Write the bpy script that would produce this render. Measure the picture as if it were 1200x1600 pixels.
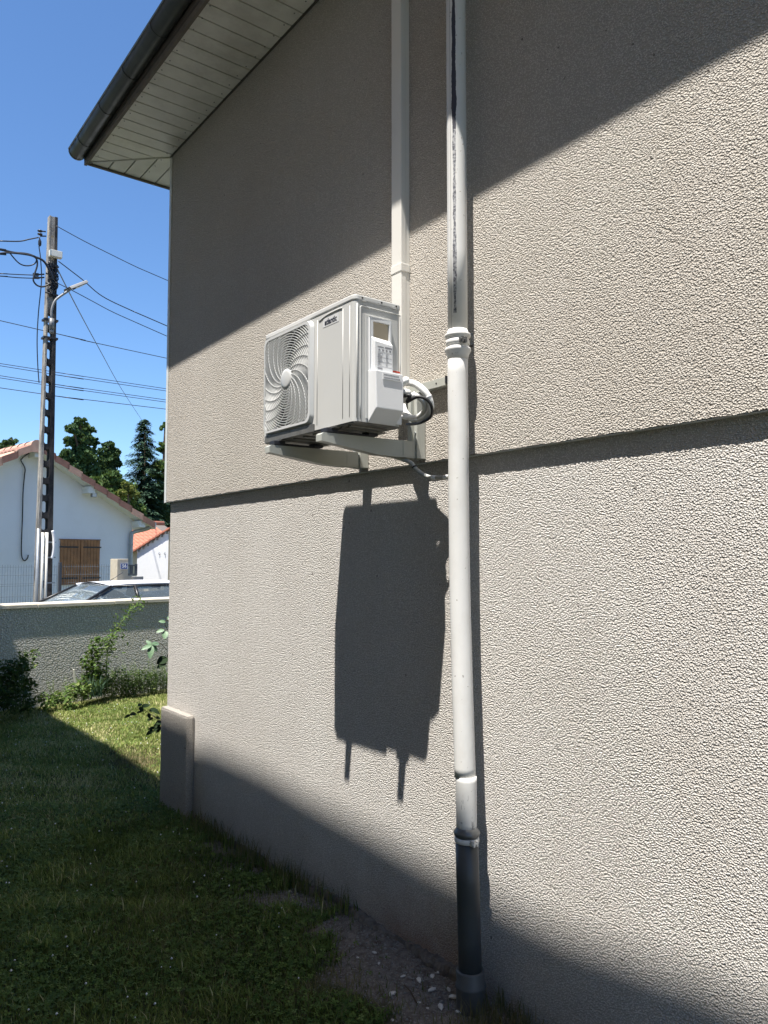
import bpy, bmesh, math, random
import numpy as np
from mathutils import Vector, Matrix
from mathutils.geometry import tessellate_polygon
random.seed(7); RNG = np.random.default_rng(11)
for o in list(bpy.data.objects): bpy.data.objects.remove(o)
SC = bpy.context.scene; COL = SC.collection
R = math.radians
# ------------------------------------------------------------------ camera
EYE = 1.75
TILT = math.atan(74/1200.); HEAD = math.atan(921/1200.*math.cos(TILT))
cam = bpy.data.cameras.new('camera'); cam.sensor_fit = 'VERTICAL'; cam.sensor_height = 24; cam.lens = 18
cam.clip_start = 0.05; cam.clip_end = 3000
co = bpy.data.objects.new('camera', cam); COL.objects.link(co)
co.location = (0, 0, EYE); co.rotation_euler = (math.pi/2 + TILT, 0, -HEAD)
SC.camera = co
# ------------------------------------------------------------------ world, sun, exposure
SUNTO = Vector((-0.565, -0.19, 1.57)).normalized()
world = bpy.data.worlds.new('World'); SC.world = world; world.use_nodes = True
wt = world.node_tree; wt.nodes.clear()
sky = wt.nodes.new('ShaderNodeTexSky'); sky.sky_type = 'NISHITA'; sky.sun_disc = False
sky.sun_elevation = math.asin(SUNTO.z); sky.sun_rotation = math.atan2(SUNTO.x, SUNTO.y)
sky.altitude = 200; sky.air_density = 1.0; sky.dust_density = 0.0; sky.ozone_density = 7.5
bg = wt.nodes.new('ShaderNodeBackground'); bg.inputs[1].default_value = 0.092
wo = wt.nodes.new('ShaderNodeOutputWorld')
hs = wt.nodes.new('ShaderNodeHueSaturation'); hs.inputs['Saturation'].default_value = 1.05; hs.inputs['Value'].default_value = 1.1
wt.links.new(sky.outputs[0], hs.inputs['Color']); wt.links.new(hs.outputs[0], bg.inputs[0]); wt.links.new(bg.outputs[0], wo.inputs[0])
sun = bpy.data.lights.new('sun', 'SUN'); sun.energy = 5.0; sun.angle = R(0.53); sun.color = (1, .955, .89)
so = bpy.data.objects.new('sun', sun); COL.objects.link(so)
so.rotation_euler = SUNTO.to_track_quat('Z', 'Y').to_euler()
SC.view_settings.view_transform = 'Standard'; SC.view_settings.look = 'None'
SC.view_settings.gamma = 1; SC.view_settings.use_curve_mapping = False
SC.view_settings.exposure = 1.02
SC.render.engine = 'CYCLES'

# ------------------------------------------------------------------ helpers
SA = math.atan2(.167, .986); CW, SW = math.cos(SA), math.sin(SA)     # the street runs at a slight angle to the house
def S(w, m, z=0.0): return Vector((w*CW - m*SW, w*SW + m*CW, z))
ct, st = math.cos(TILT), math.sin(TILT); cp, sp = math.cos(HEAD), math.sin(HEAD)
def ray(u, v):
    xc = (u-600)/1200.; yc = -(v-800)/1200.
    F = ct - yc*st; U = st + yc*ct
    return Vector((xc*cp + F*sp, -xc*sp + F*cp, U))
def onx(u, v, x):
    r = ray(u, v); t = x/r.x; return Vector((x, t*r.y, EYE + t*r.z))
def onm(u, v, M):
    r = ray(u, v); t = M/(-r.x*SW + r.y*CW); return Vector((t*r.x, t*r.y, EYE + t*r.z))

ORG = {}
class MB:
    """collects polygons and links them as one mesh object"""
    def __init__(s): s.v = []; s.f = []; s.sm = []
    def add(s, vs, fs, smooth=False):
        b = len(s.v); s.v += [tuple(p) for p in vs]
        s.f += [tuple(i+b for i in f) for f in fs]; s.sm += [smooth]*len(fs); return s
    def box(s, a, b, M=None):
        x0, y0, z0 = a; x1, y1, z1 = b
        vs = [(x0,y0,z0),(x1,y0,z0),(x1,y1,z0),(x0,y1,z0),(x0,y0,z1),(x1,y0,z1),(x1,y1,z1),(x0,y1,z1)]
        if M is not None: vs = [M @ Vector(p) for p in vs]
        return s.add(vs, [(0,3,2,1),(4,5,6,7),(0,1,5,4),(1,2,6,5),(2,3,7,6),(3,0,4,7)])
    def prism(s, poly, fn, t0, t1, smooth=False):
        """poly: 2-D outline; fn(a, b, t) -> point"""
        n = len(poly)
        vs = [fn(a, b, t0) for a, b in poly] + [fn(a, b, t1) for a, b in poly]
        s.add(vs, [tuple(range(n))[::-1], tuple(range(n, 2*n))])
        b0 = len(s.v) - 2*n
        for i in range(n):
            j = (i+1) % n; s.f.append((b0+i, b0+j, b0+n+j, b0+n+i)); s.sm.append(smooth)
        return s
    def holed(s, outer, inner, fn, t0, t1):
        ol = [Vector((a, b, 0)) for a, b in outer]; il = [Vector((a, b, 0)) for a, b in inner]
        tri = tessellate_polygon([ol, il]); pts = list(outer) + list(inner); n = len(pts)
        for t in (t0, t1): s.add([fn(a, b, t) for a, b in pts], [tuple(x) for x in tri])
        for L in (outer, inner):
            k = len(L)
            s.add([fn(a, b, t0) for a, b in L] + [fn(a, b, t1) for a, b in L],
                  [(i, (i+1) % k, k+(i+1) % k, k+i) for i in range(k)], False)
        return s
    def tube(s, pts, r, n=8, cap=True, smooth=True):
        pts = [Vector(p) for p in pts]; k = len(pts)
        rs = r if isinstance(r, (list, tuple)) else [r]*k
        vs = []; up = None
        for i, p in enumerate(pts):
            d = (pts[min(i+1, k-1)] - pts[max(i-1, 0)]).normalized()
            if up is None:
                up = d.orthogonal().normalized()
            else:
                up = (up - d*up.dot(d)); up = up.normalized() if up.length > 1e-6 else d.orthogonal().normalized()
            q = d.cross(up)
            for j in range(n):
                a = 2*math.pi*j/n; vs.append(p + (up*math.cos(a) + q*math.sin(a))*rs[i])
        fs = [(i*n+j, i*n+(j+1) % n, (i+1)*n+(j+1) % n, (i+1)*n+j) for i in range(k-1) for j in range(n)]
        s.add(vs, fs, smooth)
        if cap: 
            b = len(s.v) - len(vs)
            s.f += [tuple(b+j for j in range(n))[::-1], tuple(b+(k-1)*n+j for j in range(n))]; s.sm += [False, False]
        return s
    def lathe(s, prof, base=(0,0,0), axis=(0,0,1), n=24, smooth=True):
        ax = Vector(axis).normalized(); a1 = ax.orthogonal().normalized(); a2 = ax.cross(a1); B = Vector(base)
        vs = []
        for r_, h in prof:
            for j in range(n):
                t = 2*math.pi*j/n; vs.append(B + ax*h + (a1*math.cos(t) + a2*math.sin(t))*r_)
        k = len(prof)
        fs = [(i*n+j, i*n+(j+1) % n, (i+1)*n+(j+1) % n, (i+1)*n+j) for i in range(k-1) for j in range(n)]
        fs += [tuple(range(n))[::-1], tuple((k-1)*n+j for j in range(n))]
        s.add(vs, fs, smooth)
        s.sm[-1] = False; s.sm[-2] = False
        return s
    def build(s, name, mat, parent=None, bevel=0, fix=True):
        o_ = ORG.get(parent.name, (Vector((0,0,0)), 0)) if parent else (Vector((0,0,0)), 0)
        M = Matrix.Rotation(-o_[1], 3, 'Z')
        me = bpy.data.meshes.new(name)
        vs = [M @ (Vector(p) - o_[0]) for p in s.v] if parent else s.v
        me.from_pydata(vs, [], s.f)
        me.polygons.foreach_set('use_smooth', s.sm)
        me.materials.append(mat)
        if fix:
            bm = bmesh.new(); bm.from_mesh(me)
            if bevel:
                bmesh.ops.remove_doubles(bm, verts=bm.verts, dist=1e-5)
                ed = [e for e in bm.edges if len(e.link_faces) == 2 and e.calc_face_angle(0) > .6]
                bmesh.ops.bevel(bm, geom=ed, offset=bevel, segments=2, profile=.6, affect='EDGES', clamp_overlap=True)
            bmesh.ops.recalc_face_normals(bm, faces=bm.faces); bm.to_mesh(me); bm.free()
        ob = bpy.data.objects.new(name, me); COL.objects.link(ob)
        if parent:
            ob.parent = parent; ORG[ob.name] = o_
        return ob
def link(name, me, parent=None, loc=None, rot=None):
    ob = bpy.data.objects.new(name, me); COL.objects.link(ob)
    if parent: ob.parent = parent; ORG[ob.name] = ORG.get(parent.name, (Vector((0,0,0)), 0))
    if loc is not None: ob.location = loc
    if rot is not None: ob.rotation_euler = rot
    return ob
def tag(o, label=None, cat=None, group=None, kind=None):
    if label: o['label'] = label
    if cat: o['category'] = cat
    if group: o['group'] = group
    if kind: o['kind'] = kind
    return o
def thing(name, loc, label, cat, group=None, rz=0):
    o = bpy.data.objects.new(name, None); COL.objects.link(o); o.location = loc; o.rotation_euler = (0, 0, rz)
    o.empty_display_size = .1; ORG[o.name] = (Vector(loc), rz)
    return tag(o, label, cat, group)
def sthing(name, w, m, z, label, cat, group=None):
    return thing(name, S(w, m, z), label, cat, group, SA)
def rrect(a0, b0, a1, b1, r, n=6):
    P = []
    for cx, cy, t0 in ((a1-r, b1-r, 0), (a0+r, b1-r, 90), (a0+r, b0+r, 180), (a1-r, b0+r, 270)):
        for i in range(n+1):
            t = R(t0 + 90*i/n); P.append((cx + r*math.cos(t), cy + r*math.sin(t)))
    return P
def smooth_path(pts, n=8):
    pts = [Vector(p) for p in pts]; out = []
    for i in range(len(pts)-1):
        p0 = pts[max(i-1,0)]; p1 = pts[i]; p2 = pts[i+1]; p3 = pts[min(i+2, len(pts)-1)]
        for k in range(n):
            t = k/n
            out.append(.5*((2*p1) + (p2-p0)*t + (2*p0-5*p1+4*p2-p3)*t*t + (3*p1-p0-3*p2+p3)*t**3))
    out.append(pts[-1]); return out
fx = lambda a, b, t: (t, a, b)        # outline in (y, z), extruded along x
fy = lambda a, b, t: (a, t, b)        # outline in (x, z), extruded along y
fz = lambda a, b, t: (a, b, t)        # outline in (x, y), extruded along z
def fS(fn): return lambda a, b, t: S(*fn(a, b, t))
def sbox(mb, a, b):
    x0, y0, z0 = a; x1, y1, z1 = b
    vs = [(x0,y0,z0),(x1,y0,z0),(x1,y1,z0),(x0,y1,z0),(x0,y0,z1),(x1,y0,z1),(x1,y1,z1),(x0,y1,z1)]
    return mb.add([S(*p) for p in vs], [(0,3,2,1),(4,5,6,7),(0,1,5,4),(1,2,6,5),(2,3,7,6),(3,0,4,7)])
def fast_mesh(name, V, F, mat, tint=None, parent=None, loc=None):
    """V (n,3) floats, F (m,k) ints; tint per vertex goes to the colour attribute 'tint'"""
    me = bpy.data.meshes.new(name); V = np.asarray(V, np.float32); F = np.asarray(F, np.int32)
    m, k = F.shape
    me.vertices.add(len(V)); me.vertices.foreach_set('co', V.ravel())
    me.loops.add(m*k); me.loops.foreach_set('vertex_index', F.ravel())
    me.polygons.add(m); me.polygons.foreach_set('loop_start', np.arange(m, dtype=np.int32)*k)
    me.polygons.foreach_set('loop_total', np.full(m, k, np.int32))
    if tint is not None:
        a = me.attributes.new('tint', 'FLOAT', 'POINT'); a.data.foreach_set('value', np.asarray(tint, np.float32))
    me.update(calc_edges=True); me.validate(); me.materials.append(mat)
    return link(name, me, parent, loc)

# ------------------------------------------------------------------ materials
class NT:
    def __init__(s, name):
        s.m = bpy.data.materials.new(name); s.m.use_nodes = True; s.t = s.m.node_tree
        s.b = s.t.nodes['Principled BSDF']; s.tc = None
    def n(s, typ, **kw):
        nd = s.t.nodes.new(typ)
        for k, v in kw.items():
            if k.startswith('i_'):
                key = k[2:]; key = int(key) if key.isdigit() else key
                nd.inputs[key].default_value = v
            else: setattr(nd, k, v)
        return nd
    def l(s, a, b): s.t.links.new(a, b)
    def obj(s):
        if s.tc is None: s.tc = s.n('ShaderNodeTexCoord')
        return s.tc.outputs['Object']
    def noise(s, scale, detail=3, rough=.55, vec=None, dist=0):
        nd = s.n('ShaderNodeTexNoise', i_Scale=scale, i_Detail=detail, i_Roughness=rough, i_Distortion=dist)
        s.l(vec if vec is not None else s.obj(), nd.inputs['Vector']); return nd.outputs['Fac']
    def stretch(s, x, y, z, vec=None):
        nd = s.n('ShaderNodeMapping'); nd.inputs['Scale'].default_value = (x, y, z)
        s.l(vec if vec is not None else s.obj(), nd.inputs['Vector']); return nd.outputs[0]
    def ramp(s, fac, stops, interp='LINEAR'):
        nd = s.n('ShaderNodeValToRGB'); cr = nd.color_ramp; cr.interpolation = interp
        while len(cr.elements) < len(stops): cr.elements.new(.5)
        for e, (p, c) in zip(cr.elements, stops):
            e.position = p; e.color = (*c, 1) if not isinstance(c, (int, float)) else (c, c, c, 1)
        s.l(fac, nd.inputs[0]); return nd.outputs[0]
    def mix(s, fac, a, b, mode='MIX'):
        nd = s.n('ShaderNodeMix', data_type='RGBA', blend_type=mode)
        for k, v in ((0, fac), (6, a), (7, b)):
            if hasattr(v, 'is_output'): s.l(v, nd.inputs[k])
            elif k == 0: nd.inputs[0].default_value = v
            else: nd.inputs[k].default_value = (*v, 1)
        return nd.outputs[2]
    def math(s, op, a, b=0.0, c=None):
        nd = s.n('ShaderNodeMath', operation=op)
        for i, v in enumerate((a, b) if c is None else (a, b, c)):
            if hasattr(v, 'is_output'): s.l(v, nd.inputs[i])
            else: nd.inputs[i].default_value = v
        return nd.outputs[0]
    def sep(s, vec=None):
        nd = s.n('ShaderNodeSeparateXYZ'); s.l(vec if vec is not None else s.obj(), nd.inputs[0]); return nd.outputs
    def bump(s, h, dist, strength=1, normal=None):
        nd = s.n('ShaderNodeBump'); nd.inputs['Strength'].default_value = strength; nd.inputs['Distance'].default_value = dist
        s.l(h, nd.inputs['Height'])
        if normal is not None: s.l(normal, nd.inputs['Normal'])
        return nd.outputs[0]
    def done(s, color=None, rough=.8, normal=None, metal=0, spec=.5, **kw):
        if color is not None:
            if hasattr(color, 'is_output'): s.l(color, s.b.inputs['Base Color'])
            else: s.b.inputs['Base Color'].default_value = (*color, 1)
        if hasattr(rough, 'is_output'): s.l(rough, s.b.inputs['Roughness'])
        else: s.b.inputs['Roughness'].default_value = rough
        if normal is not None: s.l(normal, s.b.inputs['Normal'])
        s.b.inputs['Metallic'].default_value = metal; s.b.inputs['Specular IOR Level'].default_value = spec
        for k, v in kw.items(): s.b.inputs[k.replace('_', ' ')].default_value = v
        return s.m
def plain(name, c, rough=.5, metal=0, var=.12, scale=9, bump=0, bscale=200, spec=.5, grime=None, gz=0):
    t = NT(name)
    f = t.noise(scale, 4, .6)
    col = t.mix(t.ramp(f, [(.3, 0), (.75, 1)]), tuple(x*(1-var) for x in c), tuple(min(x*(1+var*.6), 1) for x in c))
    if grime:
        g = t.noise(scale*.35, 6, .7)
        col = t.mix(t.math('MULTIPLY', t.ramp(g, [(.52, 0), (.72, 1)]), .55), col, grime)
    rr = t.ramp(t.noise(scale*3, 3), [(.3, max(rough-.08, 0)), (.7, min(rough+.1, 1))])
    nm = t.bump(t.noise(bscale, 2), bump) if bump else None
    return t.done(col, rr, nm, metal, spec)
def stucco(name, c1, c2, scale=205, dist=.0072, dirt=True, low=False, blotch=(.5,.5,.5)):
    t = NT(name)
    v = t.stretch(1, 1, 1.08)
    n1 = t.noise(scale, 2.2, .6, v, .1)
    vo = t.n('ShaderNodeTexVoronoi', feature='SMOOTH_F1', i_Scale=scale*.78, i_Smoothness=.22); t.l(v, vo.inputs['Vector'])
    h = t.math('ADD', t.math('ADD', t.math('MULTIPLY', n1, .62), t.math('MULTIPLY', t.noise(scale*2.3, 2, .6), .22)), t.math('MULTIPLY', vo.outputs['Distance'], -1.15))
    big = t.noise(7, 4, .6)
    h2 = t.math('ADD', h, t.math('MULTIPLY', big, .3))
    col = t.mix(t.ramp(t.noise(1.1, 5, .62), [(.32, 0), (.7, 1)]), c1, c2)
    # relief shading painted by height: pale ridges, shade-dark pits; plus a few dark grains
    g = h
    col = t.mix(t.math('MULTIPLY', t.ramp(g, [(-.02, 0), (.25, 1)]), .22), col, (min(c2[0]*1.45, .9), min(c2[1]*1.45, .9), min(c2[2]*1.4, .9)))
    col = t.mix(t.math('MULTIPLY', t.ramp(g, [(-.30, 1), (-.08, 0)]), .5), col, (c1[0]*.45, c1[1]*.43, c1[2]*.4))
    col = t.mix(t.ramp(t.noise(38, 1, .4), [(.765, 0), (.79, .7)]), col, (.09, .08, .07))
    if dirt:
        st_ = t.noise(3.0, 4, .6, t.stretch(1, 1.6, .22))
        col = t.mix(t.math('MULTIPLY', t.ramp(st_, [(.5, 0), (.78, 1)]), .13), col, (c1[0]*.62, c1[1]*.58, c1[2]*.5))
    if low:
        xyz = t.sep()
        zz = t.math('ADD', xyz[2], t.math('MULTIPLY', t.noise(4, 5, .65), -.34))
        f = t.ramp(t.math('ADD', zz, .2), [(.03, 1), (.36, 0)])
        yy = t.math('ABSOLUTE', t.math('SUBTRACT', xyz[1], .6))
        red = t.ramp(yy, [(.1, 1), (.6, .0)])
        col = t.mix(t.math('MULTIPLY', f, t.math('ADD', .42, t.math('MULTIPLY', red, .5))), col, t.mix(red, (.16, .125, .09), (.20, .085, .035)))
    nm = t.bump(h2, dist, 1)
    return t.done(col, .93, nm, spec=.2)

M = {}
M['stucco_up'] = stucco('beige_stucco', (.64, .595, .535), (.71, .665, .605))
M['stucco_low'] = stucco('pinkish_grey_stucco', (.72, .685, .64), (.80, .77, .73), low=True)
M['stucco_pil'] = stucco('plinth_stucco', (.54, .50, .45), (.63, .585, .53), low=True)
M['stucco_far'] = stucco('rough_garden_wall_render', (.70, .68, .60), (.80, .78, .70), scale=62, dist=.014, dirt=True)
M['coping'] = plain('cream_coping', (.68, .62, .50), .85, var=.15, scale=3, bump=.002, bscale=60, grime=(.33, .29, .22))
M['ac'] = plain('ac_paint', (.55, .55, .53), .42, var=.03, scale=3)
M['ac_top'] = plain('ac_paint_lid', (.62, .62, .60), .4, var=.03, scale=4)
M['ac_white'] = plain('ac_white_plastic', (.72, .73, .74), .38, var=.02)
M['grille'] = plain('grille_plastic', (.56, .565, .555), .4, var=.03)
M['fan'] = plain('fan_plastic', (.16, .16, .16), .35, var=.05)
M['dark'] = plain('cavity_dark', (.022, .022, .022), .7)
M['coil'] = plain('coil_metal', (.05, .05, .052), .5, .6)
M['under'] = plain('galvanised_base', (.22, .215, .20), .5, .5, var=.3, scale=22)
M['bracket'] = plain('powder_coated_bracket', (.43, .44, .40), .38, var=.06, scale=14, grime=(.4, .39, .33))
M['zincplated'] = plain('zinc_plated_steel', (.5, .52, .52), .32, .85, var=.2, scale=25)
M['rubber'] = plain('black_rubber', (.02, .022, .03), .55, var=.2)
M['hose'] = plain('white_insulation', (.82, .82, .80), .55, var=.04, scale=30)
M['cable'] = plain('black_cable', (.02, .02, .022), .45)
M['copperish'] = plain('lilac_wrap', (.35, .25, .3), .5)
M['corr'] = plain('grey_corrugated_hose', (.52, .52, .49), .5)
M['trim'] = plain('white_corner_trim', (.68, .70, .68), .45, var=.1, scale=8, grime=(.35,.35,.32))
M['duct'] = plain('white_duct', (.74, .72, .67), .42, var=.04, scale=2, grime=(.55, .53, .47))
M['pvc'] = plain('grey_pvc', (.055, .062, .066), .38, var=.18, scale=6, grime=(.11, .105, .09))
M['pvc2'] = plain('grey_pvc_socket', (.085, .09, .092), .5, var=.15, scale=9, grime=(.2,.17,.13))
M['ring'] = plain('dark_zinc_ring', (.14, .145, .145), .4, .5, var=.2)
M['gutter'] = plain('dark_zinc_gutter', (.075, .085, .085), .36, .35, var=.25, scale=5, grime=(.04, .04, .04), bump=.001, bscale=9)
M['fascia'] = plain('grey_brown_fascia', (.17, .145, .12), .7, var=.2, scale=6, grime=(.08,.07,.06))
M['soffit'] = plain('white_soffit_board', (.82, .81, .75), .5, var=.12, scale=5, grime=(.42, .40, .34))
M['soffit_gap'] = plain('soffit_gap', (.10, .095, .08), .9)
M['tile'] = plain('terracotta_tile', (.30, .15, .11), .85, var=.3, scale=5, bump=.003, bscale=50, grime=(.27, .17, .12))
M['tile_red'] = plain('bright_terracotta', (.46, .165, .10), .85, var=.25, scale=5, grime=(.3, .12, .08))
M['tile_pink'] = plain('pale_terracotta', (.55, .33, .24), .85, var=.25, scale=4, grime=(.35, .26, .2))
M['render_white'] = plain('white_render', (.80, .81, .83), .9, var=.05, scale=.8, bump=.004, bscale=30, grime=(.68, .68, .68))
M['render_grey'] = plain('beige_render', (.60, .50, .36), .9, var=.1, scale=2)
M['white_wood'] = plain('white_eaves_board', (.74, .74, .70), .6, var=.06)
M['wood'] = plain('stained_shutter_wood', (.33, .145, .05), .5, var=.35, scale=6, grime=(.19, .08, .03))
M['iron'] = plain('black_iron', (.018, .018, .02), .5)
M['zincpipe'] = plain('zinc_pipe', (.36, .38, .39), .4, .5, var=.15)
M['wire_green'] = plain('grey_fence_wire', (.20, .22, .24), .5, .3)
M['post'] = plain('anthracite_post', (.06, .065, .075), .45)
M['stone'] = plain('cream_stone_post', (.55, .48, .36), .85, var=.15, scale=6, grime=(.34, .3, .22))
M['plaque'] = plain('blue_enamel', (.02, .06, .27), .25, var=.05)
M['white'] = plain('white_paint', (.8, .8, .8), .4, var=.03)
M['ink'] = plain('dark_ink', (.012, .014, .03), .5)
M['grey_print'] = plain('grey_print', (.28, .28, .30), .6)
M['label'] = plain('label_white', (.78, .79, .80), .4, var=.02)
M['label_grey'] = plain('badge_grey', (.62, .625, .625), .35, var=.02)
M['red'] = plain('red_print', (.55, .06, .03), .5)
M['conduit'] = plain('cream_conduit', (.72, .69, .60), .5, var=.08)
M['asphalt'] = plain('asphalt', (.055, .055, .055), .9, var=.3, scale=14, bump=.004, bscale=120)
M['kerb'] = plain('kerb_concrete', (.34, .33, .30), .9, var=.2, scale=6, bump=.003, bscale=80)
M['lampgrey'] = plain('lamp_aluminium', (.20, .20, .195), .5, .1)
M['bark'] = plain('bark', (.11, .08, .055), .95, var=.4, scale=12, bump=.02, bscale=16)
M['stem'] = plain('green_stem', (.12, .17, .05), .7, var=.3)
M['stem_dark'] = plain('brown_stem', (.09, .06, .035), .8, var=.3)
M['car'] = plain('white_car_paint', (.78, .79, .81), .22, var=.01)
M['car_black'] = plain('black_trim', (.015, .015, .016), .35)
M['tyre'] = plain('tyre', (.02, .02, .02), .85)
M['rim'] = plain('rim', (.45, .45, .46), .3, .8)
M['seat'] = plain('seat_fabric', (.05, .05, .055), .9)
M['chip'] = plain('white_stone_chip', (.62, .58, .52), .85, var=.25, scale=40)
M['footing'] = plain('dirty_footing', (.17, .145, .12), .97, var=.5, scale=30, bump=.006, bscale=90)
M['rubble'] = plain('grey_rubble', (.30, .28, .25), .95, var=.4, scale=25)
t = NT('car_glass'); t.b.inputs['Transmission Weight'].default_value = .75; t.b.inputs['IOR'].default_value = 1.45
M['glass'] = t.done((.30, .36, .38), .02, spec=.9)
# weathered pole concrete; the darker copy holds black stain and painted-in shade
t = NT('pole_concrete')
f = t.noise(3.5, 6, .7, t.stretch(1.5, 1.5, .5)); nm = t.bump(t.noise(45, 4, .7), .006)
cc = t.mix(t.ramp(f, [(.36, 0), (.62, 1)]), (.12, .11, .10), (.46, .42, .36))
cc = t.mix(t.ramp(t.noise(9, 3), [(.62, 0), (.74, .7)]), cc, (.34, .25, .12))
M['pole'] = t.done(cc, .95, nm, spec=.2)
t = NT('pole_stained_shaded_concrete')
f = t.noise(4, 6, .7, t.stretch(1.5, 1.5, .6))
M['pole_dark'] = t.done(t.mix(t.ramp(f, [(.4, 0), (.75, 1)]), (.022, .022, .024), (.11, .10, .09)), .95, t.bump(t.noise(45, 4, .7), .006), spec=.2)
# downpipe paint: off-white, the seam has lost its paint in one long dark strip (pipe-local coordinates)
def pipe_paint(name, strip):
    t = NT(name); xyz = t.sep()
    col = t.mix(t.ramp(t.noise(5, 5, .65, t.stretch(1, 1, .3)), [(.35, 0), (.75, 1)]), (.66, .655, .63), (.74, .735, .715))
    col = t.mix(t.ramp(t.noise(60, 2, .5), [(.70, 0), (.74, .7)]), col, (.25, .22, .18))
    rough = .5
    if strip:
        ang = t.math('ARCTAN2', xyz[1], xyz[0])
        a = t.math('ABSOLUTE', t.math('SUBTRACT', ang, -2.58))
        zn = t.noise(2.3, 4, .6, t.stretch(0, 0, 1))
        zf = t.noise(38, 4, .7, t.stretch(1.4, 1.4, .42))
        w = t.math('ADD', t.math('MULTIPLY', t.math('SUBTRACT', zn, .26), .75), t.math('MULTIPLY', t.math('SUBTRACT', zf, .5), .30))
        msk = t.math('LESS_THAN', a, w)
        lo = t.ramp(xyz[2], [(.0, 0), (.02, 0), (.03, 1), (1, 1)], 'LINEAR')
        msk = t.math('MULTIPLY', msk, t.math('GREATER_THAN', xyz[2], 2.74))
        sp_ = t.ramp(t.noise(95, 3, .6), [(.40, (.42, .42, .43)), (.60, (.09, .095, .115))])
        eave_shade = t.math('GREATER_THAN', xyz[2], t.math('ADD', 3.35, t.math('MULTIPLY', zn, .3)))  # paints eave shade into the strip: darker above, paler in the sunlit part
        dk = t.mix(eave_shade, sp_, (.035, .037, .055))
        col = t.mix(msk, col, dk)
        a2 = t.math('ABSOLUTE', t.math('SUBTRACT', ang, -3.0))
        col = t.mix(t.math('MULTIPLY', t.math('LESS_THAN', a2, .035), .55), col, (.2, .2, .19))
    if not strip:
        sc_ = t.noise(34, 4, .65, t.stretch(1.5, 1.5, .35)); lowz = t.ramp(xyz[2], [(.93, 1), (.96, 0)])
        col = t.mix(t.math('MULTIPLY', t.ramp(sc_, [(.62, 0), (.66, .75)]), lowz), col, (.16, .16, .165))
        col = t.mix(t.math('MULTIPLY', t.ramp(t.noise(4, 6, .7), [(.5, 0), (.8, 1)]), .35), col, (.50, .46, .39))
    nm = t.bump(t.noise(9, 2, .5), .0008)
    return t.done(col, rough, nm, spec=.45)
M['pipe_up'] = pipe_paint('worn_pipe_paint', True); M['pipe'] = pipe_paint('pipe_paint', False)
def leafmat(name, c1, c2, c3=None, rough=.5, trans=.25):
    t = NT(name); at = t.n('ShaderNodeAttribute', attribute_name='tint')
    stops = [(0, c1), (.8, c2)] + ([(1, c3)] if c3 else [])
    col = t.ramp(at.outputs['Fac'], stops)
    t.b.inputs['Subsurface Weight'].default_value = 0
    t.done(col, .65, spec=.15)
    tr = t.n('ShaderNodeBsdfTranslucent'); t.l(t.mix(.5, col, (.25, .36, .05), 'MIX'), tr.inputs[0])
    mx = t.n('ShaderNodeMixShader', i_Fac=trans); t.l(t.b.outputs[0], mx.inputs[1]); t.l(tr.outputs[0], mx.inputs[2])
    t.l(mx.outputs[0], t.t.nodes['Material Output'].inputs[0]); return t.m
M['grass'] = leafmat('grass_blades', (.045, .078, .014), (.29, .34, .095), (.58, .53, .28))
M['clover'] = leafmat('clover_leaves', (.035, .078, .016), (.13, .20, .045), (.20, .27, .08))
M['dry'] = leafmat('dry_grass', (.10, .10, .045), (.24, .19, .10), (.33, .27, .17))
M['leaf_oak'] = leafmat('broadleaf_dark', (.028, .06, .026), (.085, .145, .055), (.19, .24, .10), trans=.15)
M['leaf_mid'] = leafmat('broadleaf_mid', (.035, .07, .024), (.10, .16, .05), (.21, .25, .09), trans=.2)
M['leaf_yel'] = leafmat('yellowish_leaves', (.10, .13, .03), (.26, .27, .08), (.42, .38, .14), trans=.25)
M['needle'] = leafmat('spruce_needles', (.02, .05, .035), (.06, .11, .065), (.13, .18, .09), trans=.05)
M['weed'] = leafmat('weed_leaves', (.05, .10, .025), (.12, .19, .05), (.24, .28, .10))
M['weed_dark'] = leafmat('dark_bush_leaves', (.02, .045, .016), (.05, .085, .03), (.10, .13, .05))
M['weed_blue'] = leafmat('bluish_blades', (.06, .11, .07), (.13, .2, .12))
t = NT('rose_leaf'); 
M['rose'] = t.done(t.mix(t.noise(25, 3), (.012, .026, .009), (.022, .042, .014)), .8, t.bump(t.noise(120, 3), .002), spec=.2)
t = NT('pale_rose_leaf')
M['rose_pale'] = t.done(t.mix(t.noise(25, 3), (.10, .19, .10), (.17, .27, .15)), .45, t.bump(t.noise(120, 3), .002), spec=.5)
# lawn soil
t = NT('lawn_soil'); xyz = t.sep()
base = t.mix(t.ramp(t.noise(3.2, 6, .7), [(.35, 0), (.7, 1)]), (.05, .06, .022), (.10, .095, .045))
soil = t.mix(t.ramp(t.noise(26, 5, .7), [(.35, 0), (.7, 1)]), (.13, .105, .085), (.30, .265, .23))
soil = t.mix(t.ramp(t.noise(90, 2, .6), [(.62, 0), (.7, 1)]), soil, (.34, .31, .27))
dw = t.math('ADD', t.math('SUBTRACT', xyz[0], 1.80), t.math('MULTIPLY', t.math('SUBTRACT', t.noise(3.5, 5, .65), .5), .55))
dy = t.ramp(t.math('MULTIPLY', xyz[1], .1), [(.33, 1), (.5, .25), (.6, 0)])
near = t.math('MULTIPLY', t.ramp(dw, [(0, 0), (.12, 1)]), dy)
col = t.mix(near, base, soil)
M['soil'] = t.done(col, .97, t.bump(t.math('ADD', t.noise(60, 4, .7), t.noise(12, 3, .6)), .02), spec=.1)
t = NT('far_ground')
M['ground'] = t.done(t.mix(t.noise(.3, 6, .65), (.06, .075, .03), (.13, .13, .06)), .95, t.bump(t.noise(8, 4), .05), spec=.1)

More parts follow.
